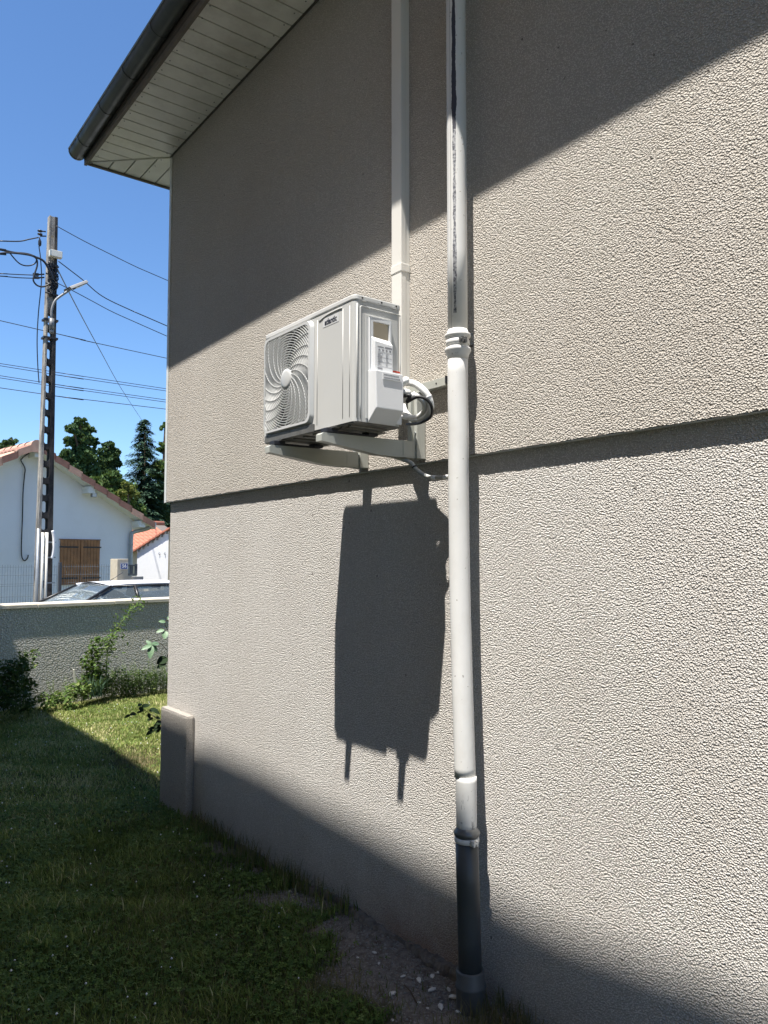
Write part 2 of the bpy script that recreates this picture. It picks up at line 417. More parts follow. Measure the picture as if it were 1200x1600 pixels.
# ------------------------------------------------------------------ setting: ground, street
mb = MB(); mb.add([(-900,-900,-.06),(900,-900,-.06),(900,900,-.06),(-900,900,-.06)], [(0,1,2,3)])
tag(mb.build('ground', M['ground']), kind='structure')
nx, ny = 240, 240
gx = np.linspace(-6, 8, nx); gy = np.linspace(-3, 10.6, ny); GX, GY = np.meshgrid(gx, gy)
def gh(x, y):
    rise = np.exp(-((2.21-x)/.42)**2)*np.clip((y-1.2)/.9, 0, 1)*np.clip((4.2-y)/1.2, 0, 1)*.062
    return .012*np.sin(x*5.1+y*2.3)*np.sin(y*3.7-x)*(1-rise*10) + .008*np.sin(x*11+1)*np.cos(y*9.3) - .01 + rise
GZ = gh(GX, GY)
V = np.stack([GX.ravel(), GY.ravel(), GZ.ravel()], 1)
I = (np.arange(ny-1)[:, None]*nx + np.arange(nx-1)[None, :]).ravel()
ok = None
Fq = np.stack([I, I+1, I+nx+1, I+nx], 1)
cx, cy = V[I, 0], V[I, 1]
keep = (-cx*SW + cy*CW < 9.5)
lawn = fast_mesh('lawn_ground', V, Fq[keep], M['soil']); tag(lawn, kind='structure')
mb = MB(); mb.add([S(-60, 9.55, .0), S(60, 9.55, .0), S(60, 14, .0), S(-60, 14, .0)], [(0,1,2,3)])
tag(mb.build('road', M['asphalt']), kind='structure')
mb = MB(); sbox(mb, (-60, 14.0, -.05), (60, 14.15, .12)); tag(mb.build('kerb', M['kerb']), kind='structure')
mb = MB(); sbox(mb, (-60, 14.153, -.05), (60, 15.2, .115)); tag(mb.build('pavement', M['kerb']), kind='structure')
# ------------------------------------------------------------------ our house
XW, XL, YC = 2.18, 2.21, 5.53        # upper wall face, lower wall face, far corner
ZL, ZS = 2.176, 4.83                 # ledge height, soffit height
house = thing('house', (XW, 2.0, 0), 'tall house side wall in beige stucco that carries the air conditioner', 'house')
def edge_strip(mb, y0, y1, n):
    ys = np.linspace(y0, y1, n); rr = random.Random(3)
    vs = []
    for y in ys:
        j = .0012*math.sin(y*37)+rr.uniform(-.0011, .0011); jx = rr.uniform(-.001, .0008)
        vs += [(XW, y, ZL+.03), (XW+jx, y, ZL+j), (XW+.006, y, ZL+.002+j*.5), (XL+.02, y, ZL+.003)]
    fs = []
    for i in range(n-1):
        a = i*4; b = a+4
        for k in range(3): fs.append((a+k, b+k, b+k+1, a+k+1))
    mb.add(vs, fs)
mb = MB()
mb.add([(XW,-6,ZL+.03),(XW,YC,ZL+.03),(XW,YC,ZS),(XW,-6,ZS)], [(0,1,2,3)])
edge_strip(mb, -1, YC, 1100)
mb.add([(XW,-6,ZL),(XW,-1,ZL),(XW,-1,ZL+.03),(XW,-6,ZL+.03)], [(0,1,2,3)])
mb.add([(XW,YC,ZL),(11,YC,ZL),(11,YC,ZS),(XW,YC,ZS)], [(0,1,2,3)])
mb.add([(XW,-6,ZL),(11,-6,ZL),(11,-6,ZS),(XW,-6,ZS)], [(0,1,2,3)])
mb.build('upper_wall', M['stucco_up'], house, fix=False)
mb = MB()
mb.box((XL,-5.95,-.3),(10.9,YC-.03,ZL+.02))
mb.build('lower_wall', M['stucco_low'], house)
mb = MB(); mb.box((XW+.004, -1, ZL-.004), (XL, YC-.002, ZL-.001)); mb.build('drip_profile', M['trim'], house)
mb = MB(); mb.box((2.145, 5.0, -.2), (XL-.001, 5.465, .690)); 
o = mb.build('pilaster', M['stucco_pil'], house, bevel=.022)
mb = MB(); mb.box((XW-.007, YC-.028, ZL-.006), (XW-.0005, YC+.006, ZS-.012)); mb.box((XW-.0005, YC+.0005, ZL-.006), (XW+.03, YC+.006, ZS-.012))
mb.build('corner_trim', M['trim'], house, bevel=.0015)
mb = MB()                             # rough concrete footing that shows at the foot of the wall
rr = random.Random(5); k_ = 0; vs = []; fs = []
for i in range(150):
    y = 2.36 + i*.0175; w_ = max(.004, .028 + .016*math.sin(i*.21) + rr.uniform(-.008, .008)) * (1 if y < 3.7 else .5); h = float(gh(XL-.02, y)) + max(.010, .026 + .012*math.sin(i*.13+1) + rr.uniform(-.005, .006))
    vs += [(XL+.002, y, h+.004), (XL-w_*.7, y, h), (XL-w_, y, h-.018), (XL-w_*1.25, y, -.04)]
for i in range(149):
    for k in range(3): fs.append((i*4+k, i*4+k+1, i*4+5+k, i*4+4+k))
mb.add(vs, fs); mb.build('footing', M['footing'], house, fix=False)
# soffit: each board a part, mitred at the corner
XO, YO = 1.69, 6.0
def mitre_x(y): return XO + (YO-y)/(YO-YC)*(XW-XO)
def board(poly, name='soffit_board'):
    mb = MB(); mb.prism(poly, fz, ZS, ZS+.012); ob = mb.build(name, M['soffit'], house, bevel=.0022); return ob
pitch, gap = .127, .009
y = YO-.01
while y > -1.2:
    y0, y1 = y-pitch+gap, y
    if y0 >= YC: poly = [(XO+.004, y0), (mitre_x(y0)-.01, y0), (mitre_x(y1)-.01, y1), (XO+.004, y1)]
    elif y1 > YC: poly = [(XO+.004, y0), (XW-.012, y0), (XW-.012, YC), (mitre_x(y1)-.01, y1), (XO+.004, y1)]
    else: poly = [(XO+.004, y0), (XW-.012, y0), (XW-.012, y1), (XO+.004, y1)]
    board(poly); y -= pitch
x = XO+.03
while x < 3.6:
    x0, x1 = x, x+pitch-gap
    f = lambda q: YO - (q-XO)/(XW-XO)*(YO-YC)
    if x1 <= XW: poly = [(x0+.01, f(x0)+.0), (x1+.01, f(x1)), (x1+.01, YO-.004), (x0+.01, YO-.004)]
    elif x0 < XW: poly = [(x0+.01, f(x0)), (XW+.01, YC+.01), (x1+.01, YC+.01), (x1+.01, YO-.004), (x0+.01, YO-.004)]
    else: poly = [(x0+.01, YC+.01), (x1+.01, YC+.01), (x1+.01, YO-.004), (x0+.01, YO-.004)]
    board(poly); x += pitch
rr = random.Random(21)
for i in range(26):
    y = 2.9 + i*.118; mb = MB(); mb.lathe([(.0045, 0), (.0045, .002)], (XO+.035+rr.uniform(-.004,.004), y, ZS-.0015), (0,0,1), 6); mb.build('nail_head', M['ring'], house)
    mb = MB(); mb.lathe([(.0045, 0), (.0045, .002)], (XW-.05+rr.uniform(-.004,.004), y, ZS-.0015), (0,0,1), 6); mb.build('nail_head', M['ring'], house)
mb = MB(); mb.box((XO-.02, -6, ZS+.015), (11, YO+.015, ZS+.03)); mb.build('soffit_backing', M['soffit_gap'], house)
mb = MB(); mb.box((XW-.012, -6, ZS-.005), (XW+.002, YC, ZS+.013)); mb.build('soffit_edge_trim', M['soffit_gap'], house)
mb = MB(); mb.tube([(XO, YO, ZS-.002), (XW, YC, ZS-.002)], .006, 6); mb.build('mitre_trim', M['soffit'], house)
mb = MB(); mb.box((XO-.018, -6, ZS-.022), (XO+.003, YO+.02, ZS+.19)); mb.build('fascia', M['fascia'], house, bevel=.003)
mb = MB(); mb.box((XO+.004, YO-.003, ZS-.014), (11, YO+.02, ZS+.19)); mb.build('end_fascia', M['fascia'], house, bevel=.003)
# gutter: half round, in sections, with joint bands
GXc, GZc, GR = 1.620, 4.925, .062
def gzc(y): return 4.938 - .021*(max(y, 0)-4.2)
def halfround(mb, y0, y1, r, th=.004):
    n = 14; out = []; 
    for rad in (r, r-th):
        pts = [(GXc+rad*math.cos(math.pi+math.pi*i/n), rad*math.sin(math.pi+math.pi*i/n)) for i in range(n+1)]
        out.append(pts)
    poly = out[0] + out[1][::-1]
    m_ = len(poly)
    mb.add([(a, y0, b+gzc(y0)) for a, b in poly] + [(a, y1, b+gzc(y1)) for a, b in poly], [(i, (i+1) % m_, m_+(i+1) % m_, m_+i) for i in range(m_)], True)
    mb.add([(a, y0, b+gzc(y0)) for a, b in poly], [(i, i+1, m_-2-i, m_-1-i) for i in range(n)])
    mb.add([(a, y1, b+gzc(y1)) for a, b in poly], [(i, i+1, m_-2-i, m_-1-i) for i in range(n)])
mb = MB(); halfround(mb, -6, 0, GR); halfround(mb, 0, 6.02, GR); mb.tube([(GXc-GR, -6, gzc(0)+.004), (GXc-GR, 0, gzc(0)+.004), (GXc-GR, 6.02, gzc(6.02)+.004)], .008, 8)
gut = mb.build('gutter', M['gutter'], house)
mb = MB(); n = 14
pts = [(GXc+(GR+.002)*math.cos(math.pi+math.pi*i/n), gzc(6.02)+(GR+.002)*math.sin(math.pi+math.pi*i/n)) for i in range(n+1)]
mb.prism(pts, fy, 6.015, 6.03); mb.build('end_cap', M['gutter'], gut)
for yj in (5.80, 5.30, 4.82, 4.33, 3.84, 3.35, 2.86, 2.37, 1.88):
    mb = MB(); halfround(mb, yj-.011, yj+.011, GR+.003, .005); mb.build('joint_band', M['gutter'], gut)
mb = MB()     # roof: two slopes of tile above the eaves, seen only from farther off
mb.add([(GXc+.01,-6.2,5.035),(GXc+.01,YO+.02,5.035),(6.6,YO-2.5,7.6),(6.6,-6.2,7.6),(11.6,-6.2,5.035),(11.6,YO+.02,5.035)],
       [(0,1,2,3),(3,2,5,4),(1,5,2)])
mb.add([(GXc+.01,-6.2,5.02),(GXc+.01,YO+.02,5.02),(11.6,-6.2,5.02),(11.6,YO+.02,5.02)], [(0,1,3,2)])
mb.build('roof', M['tile'], house, fix=False)

# ------------------------------------------------------------------ downpipe
PX = 2.105
dp = thing('downpipe', (PX, 2.255, 0), 'off-white downpipe running down the stucco wall with a worn dark seam', 'downpipe')
def paxis(z):
    return Vector((PX, 2.255 - (0 if z > 1.75 else (1.75-z)*.031), z))
def pseg(z0, z1, r, mat, name, n=28, prof=None):
    a, b = paxis(z0), paxis(z1)
    mb = MB(); L = (b-a).length
    mb.lathe(prof or [(r, 0), (r, L)], a, b-a, n); return mb.build(name, M[mat], dp)
pr = .0405
zz = [5.02, 4.5, 4.0, 3.5, 3.0, 2.67]
mb = MB(); mb.tube([paxis(z) for z in zz], pr, 28); mb.build('upper_pipe', M['pipe_up'], dp)
zs = [2.62 - i*.12 for i in range(15)]; zs = [z for z in zs if z > .93] + [.905]
mb = MB(); rj = random.Random(9)
mb.tube([paxis(z) + Vector((rj.uniform(-.0012,.0012), rj.uniform(-.0012,.0012), 0)) for z in zs], pr+.0008, 28); mb.build('lower_pipe', M['pipe'], dp)
# belled collar with two rings, a strap between them
c0 = paxis(2.555)
mb = MB(); mb.lathe([(pr+.001,0),(pr+.004,.02),(pr+.012,.035),(pr+.0135,.041),(pr+.012,.047),(pr+.004,.052),(pr+.003,.056),
    (pr+.003,.085),(pr+.004,.09),(pr+.011,.094),(pr+.0125,.1),(pr+.011,.106),(pr+.003,.112),(pr,.125)], c0, (0,0,1), 32)
col_ = mb.build('collar', M['pipe'], dp)
mb = MB(); mb.lathe([(pr+.0035,.06),(pr+.0075,.063),(pr+.0075,.08),(pr+.0035,.083)], c0, (0,0,1), 32)
cl = mb.build('pipe_clamp', M['pipe'], dp)
b_ = c0 + Vector((-.020, -.052, .071)); mb = MB()
mb.box(b_ + Vector((-.012,-.010,-.011)), b_ + Vector((-.003,.012,.011))); mb.box(b_ + Vector((.005,-.010,-.011)), b_ + Vector((.014,.012,.011)))
mb.lathe([(.0055,0),(.0055,.034)], b_ + Vector((-.017,-.003,0)), (1,0,0), 6); mb.build('clamp_screw', M['ring'], cl, bevel=.001)
mb = MB(); mb.tube([b_ + Vector((.02,.02,0)), Vector((XW+.01, 2.255, 2.626))], .005, 8); mb.build('wall_pin', M['ring'], cl)
# dented shoulder where the pipe steps over a dent
mb = MB(); a0 = paxis(.70)
mb.lathe([(pr-.002,0),(pr-.0005,.03),(pr,.12),(pr+.0005,.16),(pr+.0005,.19),(pr,.21)], a0, (0,.0,1), 28)
sh = mb.build('dented_sleeve', M['pipe'], dp)
mb = MB(); path = []
for i in range(19):
    t_ = i/18; ang = R(188 + 110*t_); z = .868 + .032*math.sin(math.pi*t_) - .014*t_
    path.append(paxis(z) + Vector((math.cos(ang), math.sin(ang), 0))*(pr-.001))
mb.tube(path, [.0005+.0055*math.sin(math.pi*i/18) for i in range(19)], 8); mb.build('dent_ridge', M['pipe'], dp)
mb = MB(); a0 = paxis(.655)
mb.lathe([(pr+.001,0),(pr+.003,.006),(pr+.0025,.028),(pr+.009,.033),(pr+.011,.040),(pr+.009,.047),(pr+.003,.052),(pr,.062)], a0, (0,0,1), 32)
mb.build('lower_collar', M['ring'], dp)
mb = MB(); mb.lathe([(pr+.004,.0),(pr+.0075,.003),(pr+.0075,.017),(pr+.004,.02)], paxis(.66), (0,0,1), 32); lc = mb.build('pipe_clamp', M['pipe'], dp)
b_ = paxis(.67) + Vector((-.012, -.056, 0)); mb = MB()
mb.box(b_ + Vector((-.012,-.008,-.010)), b_ + Vector((-.003,.012,.010))); mb.box(b_ + Vector((.005,-.008,-.010)), b_ + Vector((.013,.012,.010)))
mb.lathe([(.005,0),(.005,.03)], b_ + Vector((-.016,-.002,0)), (1,0,0), 6); mb.build('clamp_screw', M['pipe'], lc, bevel=.001)
mb = MB(); mb.tube([paxis(z) for z in (.66, .5, .3, .14)], .0445, 28); mb.build('plastic_pipe', M['pvc'], dp)
a0 = paxis(.0); mb = MB()
mb.lathe([(.052,0),(.056,.05),(.056,.125),(.0585,.13),(.0585,.138),(.0545,.142),(.0545,.185),(.0525,.19),(.047,.19)], a0, paxis(.3)-a0, 32); mb.build('plastic_socket', M['pvc2'], dp)

# ------------------------------------------------------------------ cable duct
du = thing('cable_duct', (XW, 2.687, 2.45), 'rectangular white cable duct rising behind the air conditioner', 'duct')
y0, y1, xd = 2.650, 2.722, 2.128
mb = MB(); mb.box((xd+.018, y0+.002, 2.44), (XW-.001, y1-.002, 4.8)); mb.build('duct_base', M['duct'], du)
for za, zb in ((2.43, 3.068), (3.072, 4.81)):
    mb = MB(); mb.box((xd, y0, za), (xd+.03, y1, zb)); mb.build('duct_cover', M['duct'], du, bevel=.004)
mb = MB(); mb.box((xd-.003, y0-.003, 3.052), (XW-.002, y1+.003, 3.09)); mb.build('joint_cover', M['duct'], du, bevel=.003)

# ------------------------------------------------------------------ wall bracket
br = thing('wall_bracket', (XW, 2.787, 2.19), 'pale steel wall bracket with two arms under the air conditioner', 'bracket')
mb = MB(); ch = [(2.142, 2.480), (2.142, 2.516), (2.176, 2.516), (2.176, 2.511), (2.147, 2.511), (2.147, 2.485), (2.176, 2.485), (2.176, 2.480)]
mb.prism(ch, fy, 2.372, 3.24); rail = mb.build('cross_rail', M['bracket'], br, bevel=.0015)
mb = MB()
for y in (2.43, 3.19):
    mb = MB(); mb.lathe([(.004,0),(.004,.0012)], (2.1418, y, 2.498), (-1,0,0), 10); mb.build('screw_hole', M['cable'], rail)
mb = MB(); mb.box((2.140, 2.368, 2.490), (2.178, 2.373, 2.520)); mb.build('end_plug', M['rubber'], rail)
for yb in (2.576, 2.999):
    mb = MB(); ch = [(2.13, yb-.032), (2.13, yb-.012), (2.150, yb-.010), (2.150, yb+.010), (2.13, yb+.012), (2.13, yb+.032), (2.178, yb+.032), (2.178, yb-.032)]
    mb.prism(ch, fz, 2.188, 2.478); up = mb.build('upright', M['bracket'], br, bevel=.002)
    mb = MB()
    for z in (2.21, 2.25, 2.30):
        mb = MB(); mb.lathe([(.0055,0),(.0055,.004)], (2.13, yb-.022, z), (-1,0,0), 6); mb.build('bolt', M['zincplated'], up)
    prof = [(1.645, 2.222), (1.645, 2.248), (1.655, 2.256), (2.129, 2.262), (2.129, 2.190), (2.02, 2.188), (1.93, 2.189)]
    mb = MB(); mb.prism(prof, fy, yb-.021, yb-.0145); mb.prism(prof, fy, yb+.0145, yb+.021)
    mb.add([(1.6452, yb-.0141, 2.247),(1.6452, yb+.0141, 2.247),(1.6552, yb+.0141, 2.2555),(1.6552, yb-.0141, 2.2555),(2.128, yb+.0141, 2.2612),(2.128, yb-.0141, 2.2612)], [(0,1,2,3),(3,2,4,5)])
    mb.box((1.6453, yb-.0139, 2.222), (1.649, yb+.0139, 2.247))
    mb.add([(1.649, yb-.0141, 2.2225),(1.649, yb+.0141, 2.2225),(1.93, yb+.0141, 2.1895),(1.93, yb-.0141, 2.1895)], [(0,1,2,3)])
    mb.add([(1.93, yb-.0141, 2.1895),(1.93, yb+.0141, 2.1895),(2.128, yb+.0141, 2.1905),(2.128, yb-.0141, 2.1905)], [(0,1,2,3)])
    arm = mb.build('arm', M['bracket'], br)
    mb = MB(); mb.box((2.06, yb-.0225, 2.195), (2.128, yb-.0212, 2.257)); mb.build('gusset', M['bracket'], arm)
    mb = MB(); mb.box((1.668, yb-.023, 2.2575), (1.725, yb+.023, 2.278)); mb.box((1.70, yb-.022, 2.2585), (1.90, yb+.022, 2.268))
    mb.build('rubber_mount', M['rubber'], br, bevel=.004)
    mb = MB(); mb.box((1.875, yb-.024, 2.2635), (1.925, yb+.024, 2.285)); mb.build('rubber_mount', M['rubber'], br, bevel=.004)

# ------------------------------------------------------------------ air conditioner
AX0, AX1, AY0, AY1, AZ0, AZ1 = 1.700, 1.932, 2.408, 3.128, 2.286, 2.788
ac = thing('air_conditioner', ((AX0+AX1)/2, (AY0+AY1)/2, AZ0), 'white outdoor air conditioner unit with round swirl fan grille on brackets', 'air conditioner')
GY0, GY1 = 2.700, 3.112              # fan opening panel
gz0, gz1 = 2.314, 2.762
plan = rrect(AX0, AY0, AX1, AY1, .020, 9)
# casing: right-hand compressor box and thin walls round the fan space
mb = MB(); pl = [(AX0, GY0-.012)] + [p for p in plan if p[1] < GY0-.02 and p[0] < AX1+1] + [(AX1, GY0-.012)]
right = sorted([p for p in plan if p[1] < 2.6], key=lambda p: math.atan2(p[1]-2.6, p[0]-1.82))
outl = [(AX1, GY0-.012), (AX0, GY0-.012)] + right
mb.prism(outl, fz, AZ0, AZ1-.022)
mb.box((AX1-.004, GY0-.012, AZ0), (AX1, AY1-.01, AZ1-.022)); mb.box((AX0+.012, AY1-.004, AZ0), (AX1, AY1, AZ1-.022))
casing = mb.build('casing', M['ac'], ac)
mb = MB(); lid = rrect(AX0-.003, AY0-.003, AX1+.003, AY1+.003, .022, 9)
mb.prism(lid, fz, AZ1-.022, AZ1); lido = mb.build('top_lid', M['ac_top'], ac, bevel=.005)
mb = MB()
for xx in (1.735, 1.83, 1.905):
    mb = MB(); mb.lathe([(.004, 0), (.004, .002)], (xx, AY0-.003, AZ1-.011), (0,-1,0), 8); mb.build('lid_screw', M['iron'], lido)
mb = MB()
for xx, s_ in ((1.742, 1), (1.893, 1)):
    mb = MB(); mb.prism([(xx-.012, AZ1-.024), (xx, AZ1-.012), (xx+.012, AZ1-.024)], fy, AY0-.0045, AY0-.0035); mb.build('lid_notch', M['ac'], lido)
# front panel with rounded opening
op = rrect(GY0+.022, gz0+.018, GY1-.016, gz1-.016, .035, 6)
mb = MB(); mb.holed([(GY0-.0118, AZ0), (AY1-.012, AZ0), (AY1, AZ0+.012), (AY1, AZ1-.022), (GY0-.0118, AZ1-.022)], op, fx, AX0, AX0+.010)
mb.build('front_panel', M['ac'], ac)
# raised grille frame (stands 18 mm proud, splayed edges)
mb = MB(); o1 = rrect(GY0, gz0, GY1, gz1, .040, 6); o2 = rrect(GY0+.008, gz0+.008, GY1-.006, gz1-.006, .036, 6); o3 = op
n = len(o1); X1 = AX0-.001; X2 = AX0-.017
vs = [(X1, a, b) for a, b in o1] + [(X2, a, b) for a, b in o2] + [(X2, a, b) for a, b in o3] + [(AX0+.004, a, b) for a, b in o3]
fs = []
for L_ in range(3):
    for i in range(n):
        j = (i+1) % n; fs.append((L_*n+i, L_*n+j, (L_+1)*n+j, (L_+1)*n+i))
mb.add(vs, fs, True); gf = mb.build('grille_frame', M['grille'], ac)
for p_ in gf.data.polygons: p_.use_smooth = True
gf.data.set_sharp_from_angle(angle=R(35)) if hasattr(gf.data, 'set_sharp_from_angle') else None
# grille: concentric slats with depth, crossed by spiral ribs
HY, HZ = 2.905, 2.541
def inside(y, z):
    a0, b0, a1, b1, r = GY0+.021, gz0+.017, GY1-.015, gz1-.015, .035
    if not (a0 < y < a1 and b0 < z < b1): return False
    cy = min(max(y, a0+r), a1-r); cz = min(max(z, b0+r), b1-r)
    return (y-cy)**2 + (z-cz)**2 <= r*r or (a0+r <= y <= a1-r) or (b0+r <= z <= b1-r)
def band(mb, pts, th, xa, xb):
    """pts in the y-z plane; a slat of thickness th running from xa to xb"""
    k = len(pts); vs = []
    for i, (y, z) in enumerate(pts):
        p0 = pts[max(i-1,0)]; p1 = pts[min(i+1,k-1)]
        dy, dz = p1[0]-p0[0], p1[1]-p0[1]; L = math.hypot(dy, dz) or 1; ny_, nz_ = -dz/L*th/2, dy/L*th/2
        vs += [(xa, y-ny_, z-nz_), (xa, y+ny_, z+nz_), (xb, y+ny_, z+nz_), (xb, y-ny_, z-nz_)]
    fs = []
    for i in range(k-1):
        for j in range(4): fs.append((i*4+j, i*4+(j+1) % 4, i*4+4+(j+1) % 4, i*4+4+j))
    mb.add(vs, fs)
def clipped(pts):
    run = []
    for p in pts:
        if inside(*p): run.append(p)
        else:
            if len(run) > 1: yield run
            run = []
    if len(run) > 1: yield run
mb = MB(); r_ = .052
while r_ < .31:
    ns = max(48, int(r_*520)); pts = [(HY + r_*math.cos(2*math.pi*i/ns), HZ + r_*math.sin(2*math.pi*i/ns)) for i in range(ns+1)]
    for run in clipped(pts): band(mb, run, .0030, AX0-.016, AX0-.005)
    r_ += .0112
mb.build('grille_ring', M['grille'], ac, fix=False)
mb = MB()
for k in range(20):
    a0 = 2*math.pi*k/20; pts = []
    for i in range(40):
        rr_ = .044 + .27*i/39; a = a0 + 1.15*((rr_-.044)/.2)**.75
        pts.append((HY + rr_*math.cos(a), HZ + rr_*math.sin(a)))
    for run in clipped(pts): band(mb, run, .0015, AX0-.0168, AX0-.012)
mb.build('grille_rib', M['grille'], ac, fix=False)
mb = MB(); mb.lathe([(.047, 0), (.047, .010), (.044, .0145), (.03, .017), (.001, .018)], (AX0-.003, HY, HZ), (-1,0,0), 40); mb.build('grille_hub', M['grille'], ac)
# inside: shroud, cavity, fan
mb = MB(); n = 48; rs = .205
mb.lathe([(rs+.006, 0), (rs, .004), (rs-.006, .06), (rs-.006, .062), (rs+.006, .062)], (AX0+.012, HY, HZ-.002), (1,0,0), 48)
mb = MB()
ring = [(HY + .2*math.cos(2*math.pi*i/48), HZ-.002 + .2*math.sin(2*math.pi*i/48)) for i in range(48)]
mb.holed([(GY0-.008, AZ0+.006), (AY1-.006, AZ0+.006), (AY1-.006, AZ1-.026), (GY0-.008, AZ1-.026)], ring, fx, AX0+.016, AX0+.020)
k = 48; mb.add([(AX0+.02, a, b) for a, b in ring] + [(AX0+.075, a, b) for a, b in ring], [(i, (i+1) % k, k+(i+1) % k, k+i) for i in range(k)], True)
mb.build('fan_shroud', M['coil'], ac, fix=False)
mb = MB(); mb.box((AX1-.03, GY0-.006, AZ0+.004), (AX1-.006, AY1-.008, AZ1-.03)); mb.build('coil', M['coil'], ac)
mb = MB(); mb.lathe([(.045, 0), (.05, .02), (.05, .07)], (AX0+.03, HY, HZ), (1,0,0), 24)
for b3 in range(3):
    nr, na = 8, 12; vs = []
    for i in range(nr+1):
        rr_ = .046 + (.19-.046)*i/nr
        for j in range(na+1):
            u_ = j/na; a = 2*math.pi*b3/3 + .25 + (1.55*(u_)) - .9*(i/nr)**1.3
            x_ = AX0+.035 + .045*u_ + .006*math.sin(3*u_)
            vs.append((x_, HY + rr_*math.cos(a), HZ + rr_*math.sin(a)))
    mb.add(vs, [(i*(na+1)+j, i*(na+1)+j+1, (i+1)*(na+1)+j+1, (i+1)*(na+1)+j) for i in range(nr) for j in range(na)], True)
mb.build('fan', M['fan'], ac, fix=False)
# base pan with pressed ribs, feet, front plates
mb = MB(); mb.box((AX0+.004, AY0+.006, AZ0-.006), (AX1-.002, AY1-.006, AZ0-.0005))
for yy in (2.46, 2.52, 2.64, 2.72, 2.80, 2.88, 3.06):
    mb.box((AX0+.02, yy, AZ0-.012), (AX1-.03, yy+.022, AZ0-.006))
mb.box((AX0-.009, AY0+.285, AZ0-.006), (AX0-.0005, AY1-.02, gz0-.001))  # dark strip added to stand for the shade under the grille frame
mb.build('base_pan', M['under'], ac, bevel=.0015)
for yb in (2.576, 2.999):
    mb = MB(); mb.box((AX0-.009, yb-.045, AZ0-.0095), (AX0+.05, yb+.045, AZ0-.0065)); mb.build('foot', M['under'], ac, bevel=.001)
    mb = MB(); mb.box((AX1-.04, yb-.05, AZ0-.0095), (AX1+.018, yb+.05, AZ0-.0065)); mb.build('foot', M['under'], ac, bevel=.001)
# compressor-side front: raised panel edge lines
def bead(mb, pts, r=.0022): mb.tube(pts, r, 6)
mb = MB(); xa = AX0-.0008
pf = [(2.672, 2.752), (2.458, 2.752)]
bead(mb, smooth_path([(xa, 2.662, 2.741), (xa, 2.60, 2.752), (xa, 2.52, 2.754), (xa, 2.492, 2.752)], 5), .0032)
for yy in (2.488, 2.676, 2.441): bead(mb, [(xa+.0008, yy, AZ0+.02), (xa+.0008, yy, 2.748)], .0018)
mb.build('pressed_line', M['ac'], casing)
mb = MB(); mb.box((AX0-.0010, 2.518, 2.705), (AX0-.0002, 2.632, 2.742)); badge = mb.build('badge', M['label_grey'], ac)
def text(s_, size, mat, parent, M4, name='lettering', ext=.0003, bold=0.0, sx=1):
    cu = bpy.data.curves.new(name, 'FONT'); cu.body = s_; cu.size = size; cu.extrude = ext; cu.offset = bold; cu.align_x = 'CENTER'; cu.align_y = 'CENTER'; cu.resolution_u = 3
    to = bpy.data.objects.new('tmp', cu); COL.objects.link(to)
    dg = bpy.context.evaluated_depsgraph_get(); me = bpy.data.meshes.new_from_object(to.evaluated_get(dg))
    bpy.data.objects.remove(to); me.name = name; me.materials.clear(); me.materials.append(mat)
    me.transform(Matrix.Diagonal((sx, 1, 1, 1))); me.transform(M4)
    o_ = ORG[parent.name]; me.transform(Matrix.Rotation(-o_[1], 4, 'Z') @ Matrix.Translation(-o_[0]))
    return link(name, me, parent)
MX = Matrix(((0,0,-1,0),(-1,0,0,0),(0,1,0,0),(0,0,0,1)))          # text on a face that looks towards -x
text('atlantic', .034, M['ink'], badge, Matrix.Translation((AX0-.0014, 2.575, 2.7225)) @ MX, bold=.0010, sx=.90)
# side face (towards the camera)
ya = AY0-.0004
mb = MB()
bead(mb, smooth_path([(1.728, ya, 2.30), (1.728, ya, 2.60), (1.728, ya, 2.728), (1.731, ya, 2.741), (1.744, ya, 2.745), (1.85, ya, 2.745), (1.915, ya, 2.745), (1.926, ya, 2.741), (1.928, ya, 2.725), (1.928, ya, 2.50)], 4), .0026)
bead(mb, [(1.712, ya, 2.30), (1.712, ya, 2.752)], .0024)
mb.build('pressed_line', M['ac'], casing)
mb = MB(); fr = [(1.752, 2.30), (1.752, 2.716), (1.884, 2.716), (1.884, 2.45)]
mb.prism([(1.752, 2.30), (1.752, 2.716), (1.878, 2.716), (1.878, 2.30)], fy, AY0-.003, AY0-.0003); mb.build('service_panel', M['ac'], ac, bevel=.0015)
# electrical cover with hand recess
sy = AY0-.003
mb = MB()
ox0, ox1, oz0, oz1 = 1.764, 1.870, 2.482, 2.706
ix0, ix1, iz0, iz1 = 1.782, 1.862, 2.610, 2.690
mb.holed([(ox0, oz0), (ox1, oz0), (ox1, oz1), (ox0, oz1)], [(ix0, iz0), (ix1, iz0), (ix1, iz1), (ix0, iz1)], fy, sy-.010, sy-.0005)
ec = mb.build('electrical_cover', M['ac_white'], ac, bevel=.0015)
mb = MB(); mb.box((ix0+.0005, sy-.002, iz0+.0005), (ix1-.0005, sy-.0006, iz1-.0005)); mb.build('hand_recess', M['render_grey'], ec)
mb = MB()
mb.add([(ox0+.008, sy-.010, 2.628), (ox1-.006, sy-.010, 2.622), (ox1-.006, sy-.030, 2.600), (ox0+.012, sy-.030, 2.606), (ox1-.006, sy-.030, 2.486), (ox0+.012, sy-.030, 2.486), (ox0+.008, sy-.010, 2.486), (ox1-.006, sy-.010, 2.486)],
       [(0,1,2,3), (3,2,4,5), (0,3,5,6), (1,7,4,2), (5,4,7,6)])
mb.build('cover_bulge', M['ac_white'], ec, bevel=.002)
mb = MB(); mb.box((ox0+.020, sy-.0309, 2.492), (ox1-.009, sy-.0302, 2.596)); lb = mb.build('rating_label', M['label'], ec)
mb = MB(); rr = random.Random(2); ly = sy-.0313; xa, xb = ox0+.023, ox1-.012
